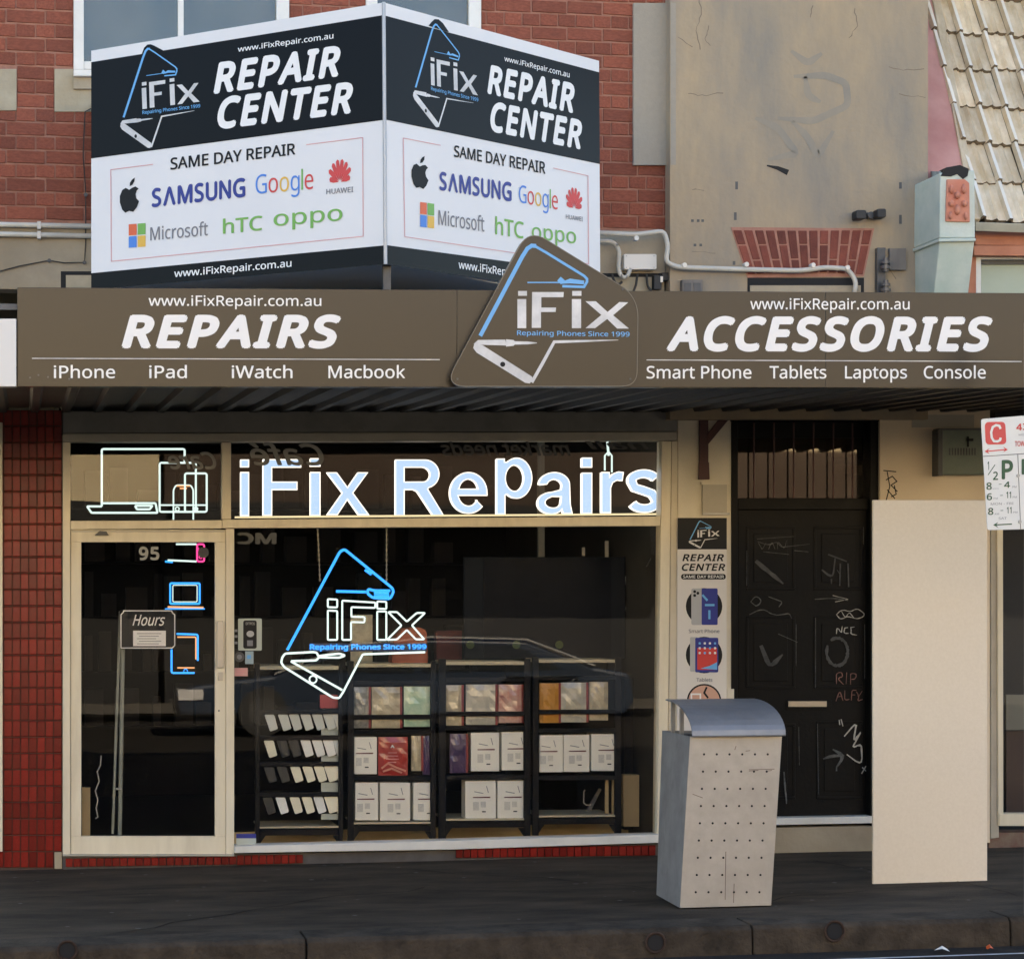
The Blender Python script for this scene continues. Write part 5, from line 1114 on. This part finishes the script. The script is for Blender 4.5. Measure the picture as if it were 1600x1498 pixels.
ib = root('insulator_bracket', P(1385, 455, -.16), 'dark steel bar with old insulators beside a timber block', 'bracket')
fin(MB().pr(1371, 387, 1384, 470, -.17, .05), 'steel_bar', STEELD, ib, bevel=.002); fin(MB().pr(1390, 388, 1416, 422, -.15, .03), 'timber_block', TIMBER, ib, bevel=.003)
for y0_ in (403, 438):
    for k, (dy, rr_) in enumerate(((0, .018), (5, .030), (9, .018), (13, .032), (17, .02))):
        c = P(1384, y0_ + dy, -.22); fin(MB().tube([c, c + V((0, 0, -.018))], rr_, 12), 'insulator', mat('insulator_glaze', (.09, .085, .085), .3) if k == 0 and y0_ == 403 else bpy.data.materials['insulator_glaze'], ib)
wbx = root('wall_box', P(1082, 455, -.14), 'small grey weathered box on the rendered wall above the awning', 'box')
fin(MB().pr(1066, 437, 1098, 470, -.17, .06), 'box_body', TIMBER, wbx, bevel=.003); fin(MB().pr(1069, 442, 1080, 458, -.174, .005).pr(1084, 442, 1095, 458, -.174, .005), 'box_cover', STEELD, wbx)

# ============================================================ neighbouring house
hs2 = root('tiled_house', P(1560, 440, 0), 'neighbouring house with pale clay tile roof and pink gable', 'house')
EY = -.18; SLP = math.radians(60)
eL = P(1527, 346, EY); ez = eL.z
pitch_n = V((0, -math.sin(SLP), math.cos(SLP))); up = V((0, math.cos(SLP), math.sin(SLP)))
def rp(x, s, h=0.0): return V((x, EY, ez)) + up * s + pitch_n * h
# the verge runs straight up the slope
Xv = eL.x; XE = Xv + 2.4
# gable parapet (pink), seen left of the tiles
roof = fin(MB().prism([rp(Xv - .3, -.05, -.03), rp(XE, -.05, -.03), rp(XE, 3.0, -.03), rp(Xv - .3, 3.0, -.03)], -pitch_n * .05), 'roof', RTEDGE, hs2)
GA = .335; TWD = .188
def tile_mesh(name, seed):
    r_ = random.Random(seed); n = 16; vs = []; prof = []
    for i in range(n + 1):                                      # marseille profile: flat pan, rib at the edge, low roll in the middle
        u = i / n
        h = .004 + (.034 if .06 < u < .24 else 0) + .020 * math.exp(-((u - .62) / .08) ** 2) - .006 * math.sin((u - .25) / .75 * 3.14159)
        prof.append(h)
    m = 4
    for j in range(m + 1):
        s = j / m * (GA + .05)
        for i in range(n + 1):
            vs.append(V((i / n * TWD, 0, 0)) + up * (s - .02) + pitch_n * (prof[i] + .028 * (1 - s / (GA + .05)) + (r_.uniform(-.0025, .0025) if j == 0 else 0)))
    k = n + 1
    fs = [(j * k + i, j * k + i + 1, (j + 1) * k + i + 1, (j + 1) * k + i) for j in range(m) for i in range(n)]
    b = len(vs)
    for i in range(n + 1): vs.append(vs[i] - pitch_n * (.026 + r_.uniform(0, .012)) + up * r_.uniform(-.010, .006))
    ff = [(i + 1, i, b + i, b + i + 1) for i in range(n)]
    me = bpy.data.meshes.new(name); me.from_pydata(vs, [], fs + ff); me.materials.append(RTILE); me.materials.append(RTEDGE); me.materials.append(RTRIB)
    for p in me.polygons[len(fs):]: p.material_index = 1
    for q_, p in enumerate(me.polygons[:len(fs)]):
        if q_ % n in (1, 2, 3): p.material_index = 2
    return me
RT_ = [tile_mesh('roof_tile', i) for i in range(4)]
PKT = mat('painted_pink_tile', (.42, .22, .18), .85)
for j in range(8):
    for i in range(-1, 12):
        x = Xv + i * TWD + (.0 if j % 2 else .0)
        if i < 0: continue
        o = bpy.data.objects.new('roof_tile', RT_[(i * 3 + j * 5) % 4]); _put(o, roof, rp(x, j * GA + random.Random(i * 9 + j).uniform(-.014, .014), random.Random(i * 7 + j).uniform(-.004, .006)))
        o.rotation_euler = (random.Random(j * 3 + i * 5).uniform(-.012, .012), random.Random(j * 31 + i).uniform(-.016, .016), 0)
# verge capping: pale mortar edge, then the pink parapet face towards the grey wall
def wedge(x0, x1, h0, h1, s0, s1, k, dx0=0.0):
    return [rp(x0 + k * s0 - dx0, s0, h0), rp(x1 + k * s0, s0, h1), rp(x1 + k * s1, s1, h1), rp(x0 + k * s1 - dx0, s1, h0)]
KV = .062
fin(MB().prism(wedge(Xv - .055, Xv + .004, .05, .05, -.02, 3.0, KV), -pitch_n * .09), 'verge_capping', RTILE, hs2, bevel=.006)
g0 = P(1450, 345, EY).x
fin(MB().prism(wedge(Xv - 1.2, Xv - .055, .035, .035, .30, 3.0, KV), -pitch_n * .09), 'pink_parapet', PINK, hs2)
# corbel pier
kbp = fin(MB().prism([P(1468, 372, -.55), P(1524, 372, -.55), P(1523, 266, -.55), P(1469, 270, -.55)], (0, .75, 0)), 'corbel', [MINT], hs2, bevel=.008)
fin(MB().prism([P(1468, 378, -.54), P(1523, 376, -.54), P(1512, 470, -.42), P(1458, 470, -.42)], (0, .6, 0)), 'corbel_base', MINT, hs2, bevel=.008)
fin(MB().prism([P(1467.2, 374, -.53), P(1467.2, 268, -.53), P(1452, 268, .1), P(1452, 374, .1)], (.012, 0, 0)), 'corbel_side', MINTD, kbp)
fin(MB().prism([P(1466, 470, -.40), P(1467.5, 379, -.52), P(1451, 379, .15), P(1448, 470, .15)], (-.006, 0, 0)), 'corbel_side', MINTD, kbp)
fin(MB().pq([(1467, 378), (1525, 377), (1525, 372), (1467, 372.5)], -.565, .5), 'corbel_band', MINT, kbp, bevel=.006)
fin(MB().pq([(1470, 275), (1478, 262), (1500, 258), (1514, 264), (1512, 275), (1505, 280), (1496, 272), (1486, 276)], -.556, .1), 'peeling_cap', TXTK, kbp)
orm = MB(); ro = random.Random(2)
orm.pq([(1478, 346), (1516, 347), (1515, 286), (1508, 280), (1480, 280)], -.565, .02)
fin(orm, 'ornament', ORN, kbp, bevel=.006)
of = MB()
for cx, cy, rx, ry in ((1496, 305, 5, 6), (1487, 296, 4, 7), (1506, 296, 4, 7), (1487, 318, 5, 5), (1507, 318, 5, 5), (1496, 328, 5, 8), (1485, 337, 3, 6), (1509, 338, 3, 6)):
    c = P(cx, cy, -.567); of.tube([P(cx, cy - ry, -.566), P(cx, cy - ry * .4, -.578), P(cx, cy + ry * .4, -.578), P(cx, cy + ry, -.566)], [.004, rx * .0038, rx * .0038, .004], 8)
fin(of, 'carved_leaf', ORN, kbp, smooth=True)
fin(MB().prism([P(1524, 361, -.32), P(1524, 347, -.36), P(1524, 347, -.26), P(1524, 361, -.24)], (2.4, 0, 0)), 'gutter', GUTTER, hs2, bevel=.004)
fin(MB().pq([(1524, 383), (1720, 385), (1720, 362), (1524, 362)], -.20, .1), 'fascia_board', TERR, hs2, bevel=.003)
fin(MB().pq([(1522, 399), (1720, 401), (1720, 384), (1522, 383.5)], -.23, .12), 'trim_board', TERR, hs2, bevel=.003)
fin(MB().pr(1512, 398, 1525, 480, -.16, .3), 'orange_reveal', TERR, hs2)
wn = fin(MB().pr(1525, 401, 1533, 480, -.15, .1).pr(1533, 401, 1720, 405, -.15, .1), 'window', WHITEW, hs2, bevel=.002)
fin(MB().pr(1533, 412, 1720, 480, -.08, .01), 'pane', mat('green_blind', (.30, .36, .27), .35, (.36, .42, .33), 2), wn)
fin(MB().pr(1533, 405, 1720, 413, -.10, .02), 'blind_box', STEELD, wn)
fin(MB().box((P(1448, 400, 0).x, .2, 2.95), (XE + .3, .4, ez)), 'house_wall', TERR, hs2)

# ============================================================ narrow poster sign, stand-in panel, right-hand shop
pp = root('narrow_poster', P(1096, 1200, -.04), 'tall narrow REPAIR CENTER poster on the pilaster behind the bin', 'poster')
PPY = -.045
fin(MB().pr(1058.5, 809, 1135.5, 1215, PPY, .02), 'poster_board', mat('poster_white', (.72, .68, .63), .45), pp)
fin(MB().pr(1135.8, 1076, 1147, 1215, -.035, .012), 'poster_side', PIER, pp)
def S9(x, y): return (1050 + x / 4.99, 800 + y / 4.99)
flat(pp, 'black_header', rq(1058.5, 809, 1135.5, 858), PPY, TXTK, .0015)
logo(pp, PPY, affine(((1094.5, 814), (1078, 843), (1124.5, 838.5))), .27, tag_=False)
text(pp, 'REPAIR', R(1066, 865.5, 1131, 876.5), PPY, TXTK, bold=.05, italic=.22, spacing=1.1); text(pp, 'CENTER', R(1065, 880.5, 1133, 891.5), PPY, TXTK, bold=.05, italic=.22, spacing=1.1)
flat(pp, 'pill', rounded(1064, 896.5, 1134, 905, 4), PPY, TXTK, .0015); text(pp, 'SAME DAY REPAIR', R(1067, 898.5, 1131, 903), PPY, TXTW, bold=.02, layers=4)
for cy, rr_ in ((947, 29.5), (1023, 29.5), (1095, 28)): flat(pp, 'black_disc', circ(1100, cy, rr_ - 1, 32), PPY, TXTK, .0015)
flat(pp, 'printed_phone', rounded(1080, 919, 1098, 976, 3), PPY, TXTLG, .003); flat(pp, 'printed_phone', rounded(1096, 919, 1121, 976, 2), PPY, TXTNB, .0045)
for a, b in (((1097, 929), (1105, 938)), ((1101, 945), (1116, 945)), ((1108, 953), (1108, 967))): strokes(pp, 'phone_glow', [[a, b]], 3.4, PPY, TXTB, .006)
for x, y in ((1085, 924), (1090, 926.5), (1085, 930)): flat(pp, 'camera_lens', circ(x, y, 2.3, 10), PPY, TXTK, .006)
text(pp, 'Smart Phone', R(1076, 983, 1124, 988.5), PPY, TXTGR, bold=.02, layers=4)
flat(pp, 'printed_tablet', rounded(1078, 995, 1090, 1049, 2), PPY, TXTLG, .003); flat(pp, 'printed_tablet', rounded(1086, 996, 1122, 1050, 2), PPY, TXTNB, .0045)
flat(pp, 'tablet_picture', rq(1089, 1012, 1120, 1046), PPY, LRED, .006); flat(pp, 'tablet_picture', [(1094, 1044), (1120, 1046), (1120, 1034), (1108, 1040)], PPY, TXTB, .0066)
for i in range(4):
    for j in range(3): flat(pp, 'app_icon', rounded(1091 + i * 8, 1003 + j * 7.5, 1094.5 + i * 8, 1006.5 + j * 7.5, 1, 2), PPY, SIGNW if (i + j) % 3 else TXTB, .0075)
text(pp, 'Tablets', R(1088, 1059, 1113, 1064.5), PPY, TXTGR, bold=.02, layers=4)
flat(pp, 'disc_inner', circ(1100, 1095, 24.5, 32), PPY, SKINP, .003); strokes(pp, 'printed_watch', [[(1080, 1092), (1080, 1084), (1094, 1084), (1094, 1092)]], 2.5, PPY, TXTW, .0045)
strokes(pp, 'printed_finger', [[(1104, 1073), (1100, 1082), (1106, 1090)]], 3, PPY, TXTK, .0045)

bo = fin(MB().pq([(1364, 1389), (1543, 1387), (1543, 781), (1364, 781)], -1.72, .022), 'beige_stand_in', STANDIN, None, 'plain beige stand-in panel for a blanked-out area, upright on the footpath', 'board', bevel=.006)  # added stand-in for a blanked-out rectangle, not an actual board
for v in bo.data.vertices: pass
rs = root('right_shopfront', P(1580, 1300, 0), 'cream framed edge of the next shop window at the far right', 'shopfront')
fin(MB().pq([(1548, 1310), (1561, 1308), (1558, 660), (1548, 660)], -.03, .1), 'outer_post', CREAMD, rs, bevel=.003)
fin(MB().pq([(1560, 1290), (1568, 1288), (1567, 660), (1557, 660)], -.045, .1), 'frame_post', CREAM, rs, bevel=.003)
fin(MB().pq([(1562, 1290), (1720, 1290), (1720, 1271), (1562, 1271)], -.05, .12), 'bottom_rail', CREAM, rs, bevel=.003)
fin(MB().pr(1568, 800, 1720, 1271, .02, .005), 'pane', GLASS, rs)
fin(MB().pr(1557, 780, 1720, 800, -.04, .1), 'top_rail', CREAM, rs)
fin(MB().pr(1555, 640, 1720, 780, -.02, .1), 'dark_board', INTD, rs)
fin(MB().pr(1545, 1300, 1720, 1335, -.02, .2), 'red_plinth', mat('worn_red_plinth', (.14, .05, .04), .85, (.22, .17, .12), 7, .3, 40), rs)
fin(MB().pr(1550, 820, 1720, 1340, .55, .02), 'back_panel', INTD, rs); fin(MB().pr(1572, 1085, 1610, 1140, .4, .02), 'notice', mat('dim_notice', (.16, .16, .13), .7), rs)
fin(MB().pr(1572, 1142, 1650, 1272, .45, .02), 'brown_panel', mat('dim_brown', (.045, .025, .018), .7), rs)

# ============================================================ litter bin
SCR = mat('scratch_brown', (.16, .12, .10), .8)
lb = root('litter_bin', P(1140, 1420, -2.5), 'dented galvanised litter bin with curved blue-grey lid on the footpath', 'litter bin')
bf, bb_ = -2.56, -2.0
F = [P(1062.5, 1420, bf), P(1205, 1420, bf), P(1222, 1150, bf), P(1078.5, 1150, bf)]
BL_, BT_ = P(1026, 1400, bb_), P(1035, 1132, bb_)
wF = F[1] - F[0]; wT = F[2] - F[3]
for p in F[:2]: p.z = max(p.z, .006)
Bk = [V((BL_.x, bb_, F[0].z)), V((BL_.x + wF.x * 1.0, bb_, F[1].z)), V((BT_.x + wT.x, bb_, F[2].z)), V((BT_.x, bb_, F[3].z))]
fin(MB().prism(F, (0, .004, 0)), 'front_panel', BIN, lb, bevel=.003)
F2 = [p + V((0, .0045, 0)) for p in F]
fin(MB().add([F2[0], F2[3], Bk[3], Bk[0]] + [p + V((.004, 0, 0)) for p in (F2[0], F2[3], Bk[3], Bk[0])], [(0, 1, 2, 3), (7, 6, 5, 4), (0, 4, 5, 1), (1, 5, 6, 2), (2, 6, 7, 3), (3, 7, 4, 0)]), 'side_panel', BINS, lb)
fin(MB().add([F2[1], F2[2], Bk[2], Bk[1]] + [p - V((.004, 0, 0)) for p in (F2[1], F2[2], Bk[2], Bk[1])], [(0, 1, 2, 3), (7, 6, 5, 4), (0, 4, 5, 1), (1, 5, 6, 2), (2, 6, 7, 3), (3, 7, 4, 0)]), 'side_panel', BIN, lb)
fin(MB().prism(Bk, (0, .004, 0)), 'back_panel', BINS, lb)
fin(MB().prism([F[3] + V((.005, .005, -.03)), F[2] + V((-.005, .005, -.03)), Bk[2] + V((-.005, 0, -.03)), Bk[3] + V((.005, 0, -.03))], (0, 0, .01)), 'inner_tray', DARK, lb)
hm = MB(); hn = MB()
for r_ in range(9):
    for c_ in range(6):
        y_ = 1178 + r_ * 26.9; x0_ = 1100 - r_ * 1.62; x_ = x0_ + c_ * 19.9
        hn.disc(P(x_, y_, bf) + V((0, -.0012, 0)), .0062, (0, -1, 0), .001, 8)
fin(hn, 'perforation', DARK, lb, kind='stuff')
# curved lid
def lidp(x0, y0, Yd): return P(x0, y0, Yd)
lv = MB(); NN = 10; prof = []
zT = P(1040, 1092, bb_).z; zB = P(1079, 1149, bf - .03).z
for i in range(NN + 1):
    t = i / NN; Yd = bb_ + (bf - .03 - bb_) * math.sin(t * math.pi / 2) ** .9; z = zB + (zT - zB) * math.cos(t * math.pi / 2) ** 1.0 if i else zT
    prof.append((Yd, z))
xl0, xl1 = P(1040, 1092, bb_).x, P(1079, 1149, bf).x; xr0, xr1 = P(1178, 1093, bb_).x, P(1225, 1149, bf).x
for off in (0, -.006):
    pass
vs = []
for (Yd, z) in prof:
    t = (Yd - bb_) / (bf - .03 - bb_); a = xl0 + (xl1 - xl0) * t; b = xr0 + (xr1 - xr0) * t
    vs += [V((a, Yd, z)), V((b, Yd, z)), V((b, Yd + .002, z - .007)), V((a, Yd + .002, z - .007))]
fs_ = []
for i in range(NN):
    k = i * 4; fs_ += [(k, k + 1, k + 5, k + 4), (k + 3, k + 7, k + 6, k + 2), (k, k + 4, k + 7, k + 3), (k + 1, k + 2, k + 6, k + 5)]
fs_ += [(0, 3, 2, 1), (NN * 4, NN * 4 + 1, NN * 4 + 2, NN * 4 + 3)]
lv.add(vs, fs_); lid = fin(lv, 'curved_lid', BINL, lb)
for xx in (xl0 + .03, xr0 - .06): fin(MB().box((xx, bb_ - .02, Bk[3].z - .05), (xx + .02, bb_, zT - .004)), 'lid_post', BIN, lb)
for xx, yy in ((F[3].x + .02, bf + .25), ): fin(MB().box((BT_.x + .03, bf + .30, Bk[3].z - .05), (BT_.x + .05, bf + .32, zT - .04)), 'lid_post', BIN, lb)
for l in [[(1165, 1173), (1172, 1172)], [(1170, 1204), (1185, 1203)], [(1198, 1204), (1206, 1203)], [(1082, 1240), (1098, 1246)], [(1134, 1330), (1133, 1405)], [(1147, 1380), (1146, 1410)], [(1150, 1165), (1148, 1171)], [(1170, 1202), (1210, 1201)]]: strokes(lb, 'scratch', [l], 1.0, bf, SCR, .001)
SPB = (F2[0], ((Bk[0] - F2[0]).cross(F2[3] - F2[0])).normalized())
if SPB[1].x > 0: SPB = (SPB[0], -SPB[1])
strokes(lb, 'side_tag', [[(1044, 1250), (1046, 1205), (1052, 1190), (1058, 1200), (1058, 1240)], [(1050, 1200), (1049, 1255), (1053, 1240)], [(1056, 1290), (1058, 1325), (1062, 1300)], [(1036, 1300), (1042, 1310)]], 1.4, SPB, TXTK, .002)

# ============================================================ parking sign on its pole
pk = root('parking_sign', P(1600, 830, -3.2), 'white parking restriction sign with red C symbol on a pole at the right edge', 'sign')
KS = -3.25
def K(x, y): return (1440 + x / 6.806, 640 + y / 6.806)
fin(MB().pq(roundcorners([K(700, 1280), K(1420, 1262), K(1380, 40), K(632, 100)], 4, 4), KS, .004), 'sign_plate', PSW, pk)
strokes(pk, 'divider', [[K(652, 497), K(1400, 448)]], .9, KS, TXTK, .001); strokes(pk, 'divider', [[K(1022, 475), K(1052, 1270)]], .9, KS, TXTK, .0012)
flat(pk, 'red_symbol', roundcorners([K(680, 372), K(902, 368), K(888, 128), K(670, 132)], 7, 5), KS, PRED, .001)
strokes(pk, 'clearway_letter', [[K(x, y) for x, y in ((838, 205), (825, 172), (790, 165), (755, 185), (738, 240), (745, 300), (768, 335), (805, 338), (832, 325), (840, 298))]], 3.6, KS, PSW, .002)
def dbl(x0, y0, x1, y1, m_, both=True):
    strokes(pk, 'arrow', [[K(x0 + 20, y0), K(x1 - (20 if both else 0), y1)]], 1.8, KS, m_, .001)
    flat(pk, 'arrow_head', [K(x0, y0), K(x0 + 55, y0 + 30), K(x0 + 30, y0), K(x0 + 55, y0 - 32)], KS, m_, .0014)
    if both: flat(pk, 'arrow_head', [K(x1, y1), K(x1 - 50, y1 - 32), K(x1 - 28, y1), K(x1 - 50, y1 + 28)], KS, m_, .0014)
dbl(668, 443, 916, 425, PRED); dbl(760, 1225, 960, 1215, PGRN, False)
kt = lambda s_, x0, yt, x1, yb, m_, **k_: text(pk, s_, [K(x0, yb), K(x1, yb - (x1 - x0) * .03), K(x1, yt - (x1 - x0) * .03), K(x0, yt)], KS, m_, lift=.0012, **k_)
kt('1', 700, 550, 715, 640, PGRN, bold=.02); kt('2', 758, 660, 812, 748, PGRN, bold=.03); strokes(pk, 'fraction_bar', [[K(780, 585), K(705, 695)]], 1.2, KS, PGRN, .001)
kt('P', 850, 535, 972, 742, PGRN, bold=.05)
for s_, x0, yt, x1, yb in (('8', 688, 775, 745, 852), ('4', 875, 765, 940, 832), ('6', 692, 890, 748, 962), ('11', 900, 872, 950, 940), ('8', 705, 1045, 762, 1118), ('11', 905, 1035, 955, 1102)): kt(s_, x0, yt, x1, yb, PGRN, bold=.03)
for x0, y_ in ((820, 793), (834, 912), (838, 1072)): strokes(pk, 'dash', [[K(x0, y_), K(x0 + 30, y_ - 2)]], .9, KS, PGRN, .001)
for s_, x0, yt, x1, yb in (('NOON', 755, 835, 820, 845), ('PM', 965, 810, 1008, 832), ('PM', 765, 935, 808, 952), ('PM', 968, 920, 1012, 940), ('MON - FRI', 735, 990, 975, 1015), ('AM', 775, 1100, 822, 1118), ('PM', 972, 1082, 1018, 1100), ('SAT', 818, 1143, 905, 1168)): kt(s_, x0, yt, x1, yb, TXTGR)
kt('4', 1005, 150, 1068, 222, PRED, bold=.05); kt('30', 1075, 145, 1180, 218, PRED, bold=.05); kt('MON', 1032, 258, 1120, 278, TXTGR); kt('TOW', 990, 335, 1095, 390, PRED, bold=.02); kt('P', 1062, 525, 1170, 690, PGRN, bold=.05)
for x_, y_ in ((1030, 700), (1047, 1190)): fin(MB().disc(P(*K(x_, y_), KS - .006), .009, (0, -1, 0), .006, 10), 'bolt', GALV, pk)
po = root('sign_pole', P(1618, 1450, -3.2), 'galvanised sign pole covered in stickers at the right edge of the picture', 'pole')
pxp = P(1613, 900, -3.19)
fin(MB().tube([V((pxp.x, -3.19, -.14)), V((pxp.x, -3.19, 3.1))], .042, 16), 'pole_tube', GALV, po, smooth=True)
rs_ = random.Random(8); zz = 1.0
for i in range(16):
    h = rs_.uniform(.04, .10); z = .78 + i * .085; m_ = [STICK, TXTK, SIGNW, STICKP, TXTGR, SIGNW, PGRN, TXTLG][i % 8]; a0 = rs_.uniform(3.0, 3.6); a1 = a0 + rs_.uniform(.8, 1.6)
    q = []
    mb = MB()
    n = 6; vs = []
    for j in range(n + 1):
        a = a0 + (a1 - a0) * j / n
        for zz_ in (z, z + min(h, .082)): vs.append((pxp.x + math.cos(a) * .0428, -3.19 + math.sin(a) * .0428, zz_))
    mb.add(vs, [(2 * j, 2 * j + 2, 2 * j + 3, 2 * j + 1) for j in range(n)]); fin(mb, 'sticker', m_, po)

# ============================================================ the other side of the street: it lights this side and shows in the glass
OPPB = mat('reflection_dimming_brown', (.07, .045, .03), .85, (.10, .07, .05), 2)
def shop(x0, x1, h, m, label, seed, dark=False):
    r_ = random.Random(seed); b = root('street_building', V(((x0 + x1) / 2, -26, 0)), label, 'building', 'shops on the far side of the street')
    Y = -24.2
    if dark: fin(MB().box((x0, Y - 6, 3.0), (x1, Y + .01, 4.28)), 'reflection_dimming_wall', OPPB, b)  # unseen lower wall made dark to keep transom reflections dim
    fin(MB().box((x0, Y - 6, 4.28 if dark else 3.0), (x1, Y, h)).box((x0 - .02, Y - 6.1, h), (x1 + .02, Y + .15, h + .25)), 'upper_wall', m, b)
    fin(MB().box((x0, Y - 6, -.1), (x1, Y - .3, 3.0)).box((x0, Y - .0, 2.9), (x1, Y + 2.2, 3.2)), 'shop_and_awning', OPPD, b)
    n = max(1, int((x1 - x0) / 2.2))
    for i in range(n):
        cx = x0 + (i + .5) * (x1 - x0) / n; wn_ = fin(MB().box((cx - .5, Y + .01, 4.5), (cx + .5, Y + .05, 5.9)), 'window', WHITEW, b)
        fin(MB().box((cx - .43, Y + .051, 4.58), (cx + .43, Y + .056, 5.82)), 'pane', mat('far_glass', (.03, .035, .04), .1) if 'far_glass' not in bpy.data.materials else bpy.data.materials['far_glass'], wn_)
shop(-34, -22, 7.0, OPPG, 'grey shop building far down the opposite side', 1); shop(-21.9, -12, 7.6, OPPC, 'cream shop building left along the opposite side', 2)
shop(-11.9, -4, 6.4, OPPG, 'low grey shop building opposite', 3); shop(-3.9, 2.2, 7.2, OPPC, 'cream painted shop building directly opposite', 4); shop(2.3, 11.3, 7.0, OPPC, 'cream shop building opposite with its lower wall made dark to dim reflections', 8, True)
shop(11.4, 17, 6.6, OPPC, 'lower cream shop building opposite to the right', 5, True); shop(17.1, 26, 7.6, OPPG, 'tall grey shop building opposite to the right', 6); shop(26.1, 38, 6.8, OPPC, 'last cream shop building opposite to the right', 7)
# parked car behind the photographer, seen only as a reflection
car = root('parked_car', V((5.05, -16.9, -.145)), 'dark blue hatchback parked across the street, reflected in the window', 'car')
CARM = mat('dark_blue_car_paint', (.03, .045, .075), .25, coat=.8)
c0 = V((5.05, -16.9, -.145))
def ca(x, z): return (c0.x + x * 1.45, z * .86 + c0.z)
side = [(-2.1, .35), (-2.15, .62), (-2.0, .80), (-1.25, .95), (-.55, 1.38), (.2, 1.50), (1.1, 1.46), (1.75, 1.05), (2.1, .95), (2.15, .5), (2.05, .3)]
fin(MB().prism([(ca(x, z)[0], c0.y + .85, ca(x, z)[1]) for x, z in side], (0, -1.7, 0)), 'body', CARM, car, bevel=.05)
for pts in ([(-1.1, .97), (-.5, 1.33), (.05, 1.42), (.05, .98)], [(.12, .98), (.12, 1.43), (1.0, 1.38), (1.45, 1.02)]):
    fin(MB().prism([(ca(x, z)[0], c0.y + .862, ca(x, z)[1]) for x, z in pts], (0, -.01, 0)), 'window', bpy.data.materials['far_glass'], car)
for x in (-1.35, 1.3):
    for yy in (.87, -.87): 
        w_ = fin(MB().disc((c0.x + x * 1.45, c0.y + yy, c0.z + .33), .33, (0, 1 if yy > 0 else -1, 0), .2, 24), 'wheel', RUBBER, car); fin(MB().disc((c0.x + x * 1.45, c0.y + yy * 1.006, c0.z + .33), .2, (0, 1 if yy > 0 else -1, 0), .02, 16), 'rim', mat('rim_grey', (.06, .06, .06), .5), w_)
fin(MB().box((c0.x - 3.08, c0.y + .45, .36), (c0.x - 2.75, c0.y + .87, .50)), 'headlight', SIGNW, car)
fin(MB().tube([(ca(x, z)[0], c0.y + .88, ca(x, z)[1]) for x, z in ((-1.25, .97), (-.55, 1.40), (.2, 1.52), (1.1, 1.48), (1.75, 1.07))], .018, 6), 'highlight_strip', GALV, car)  # strip added to imitate a bright highlight along pillar and roof
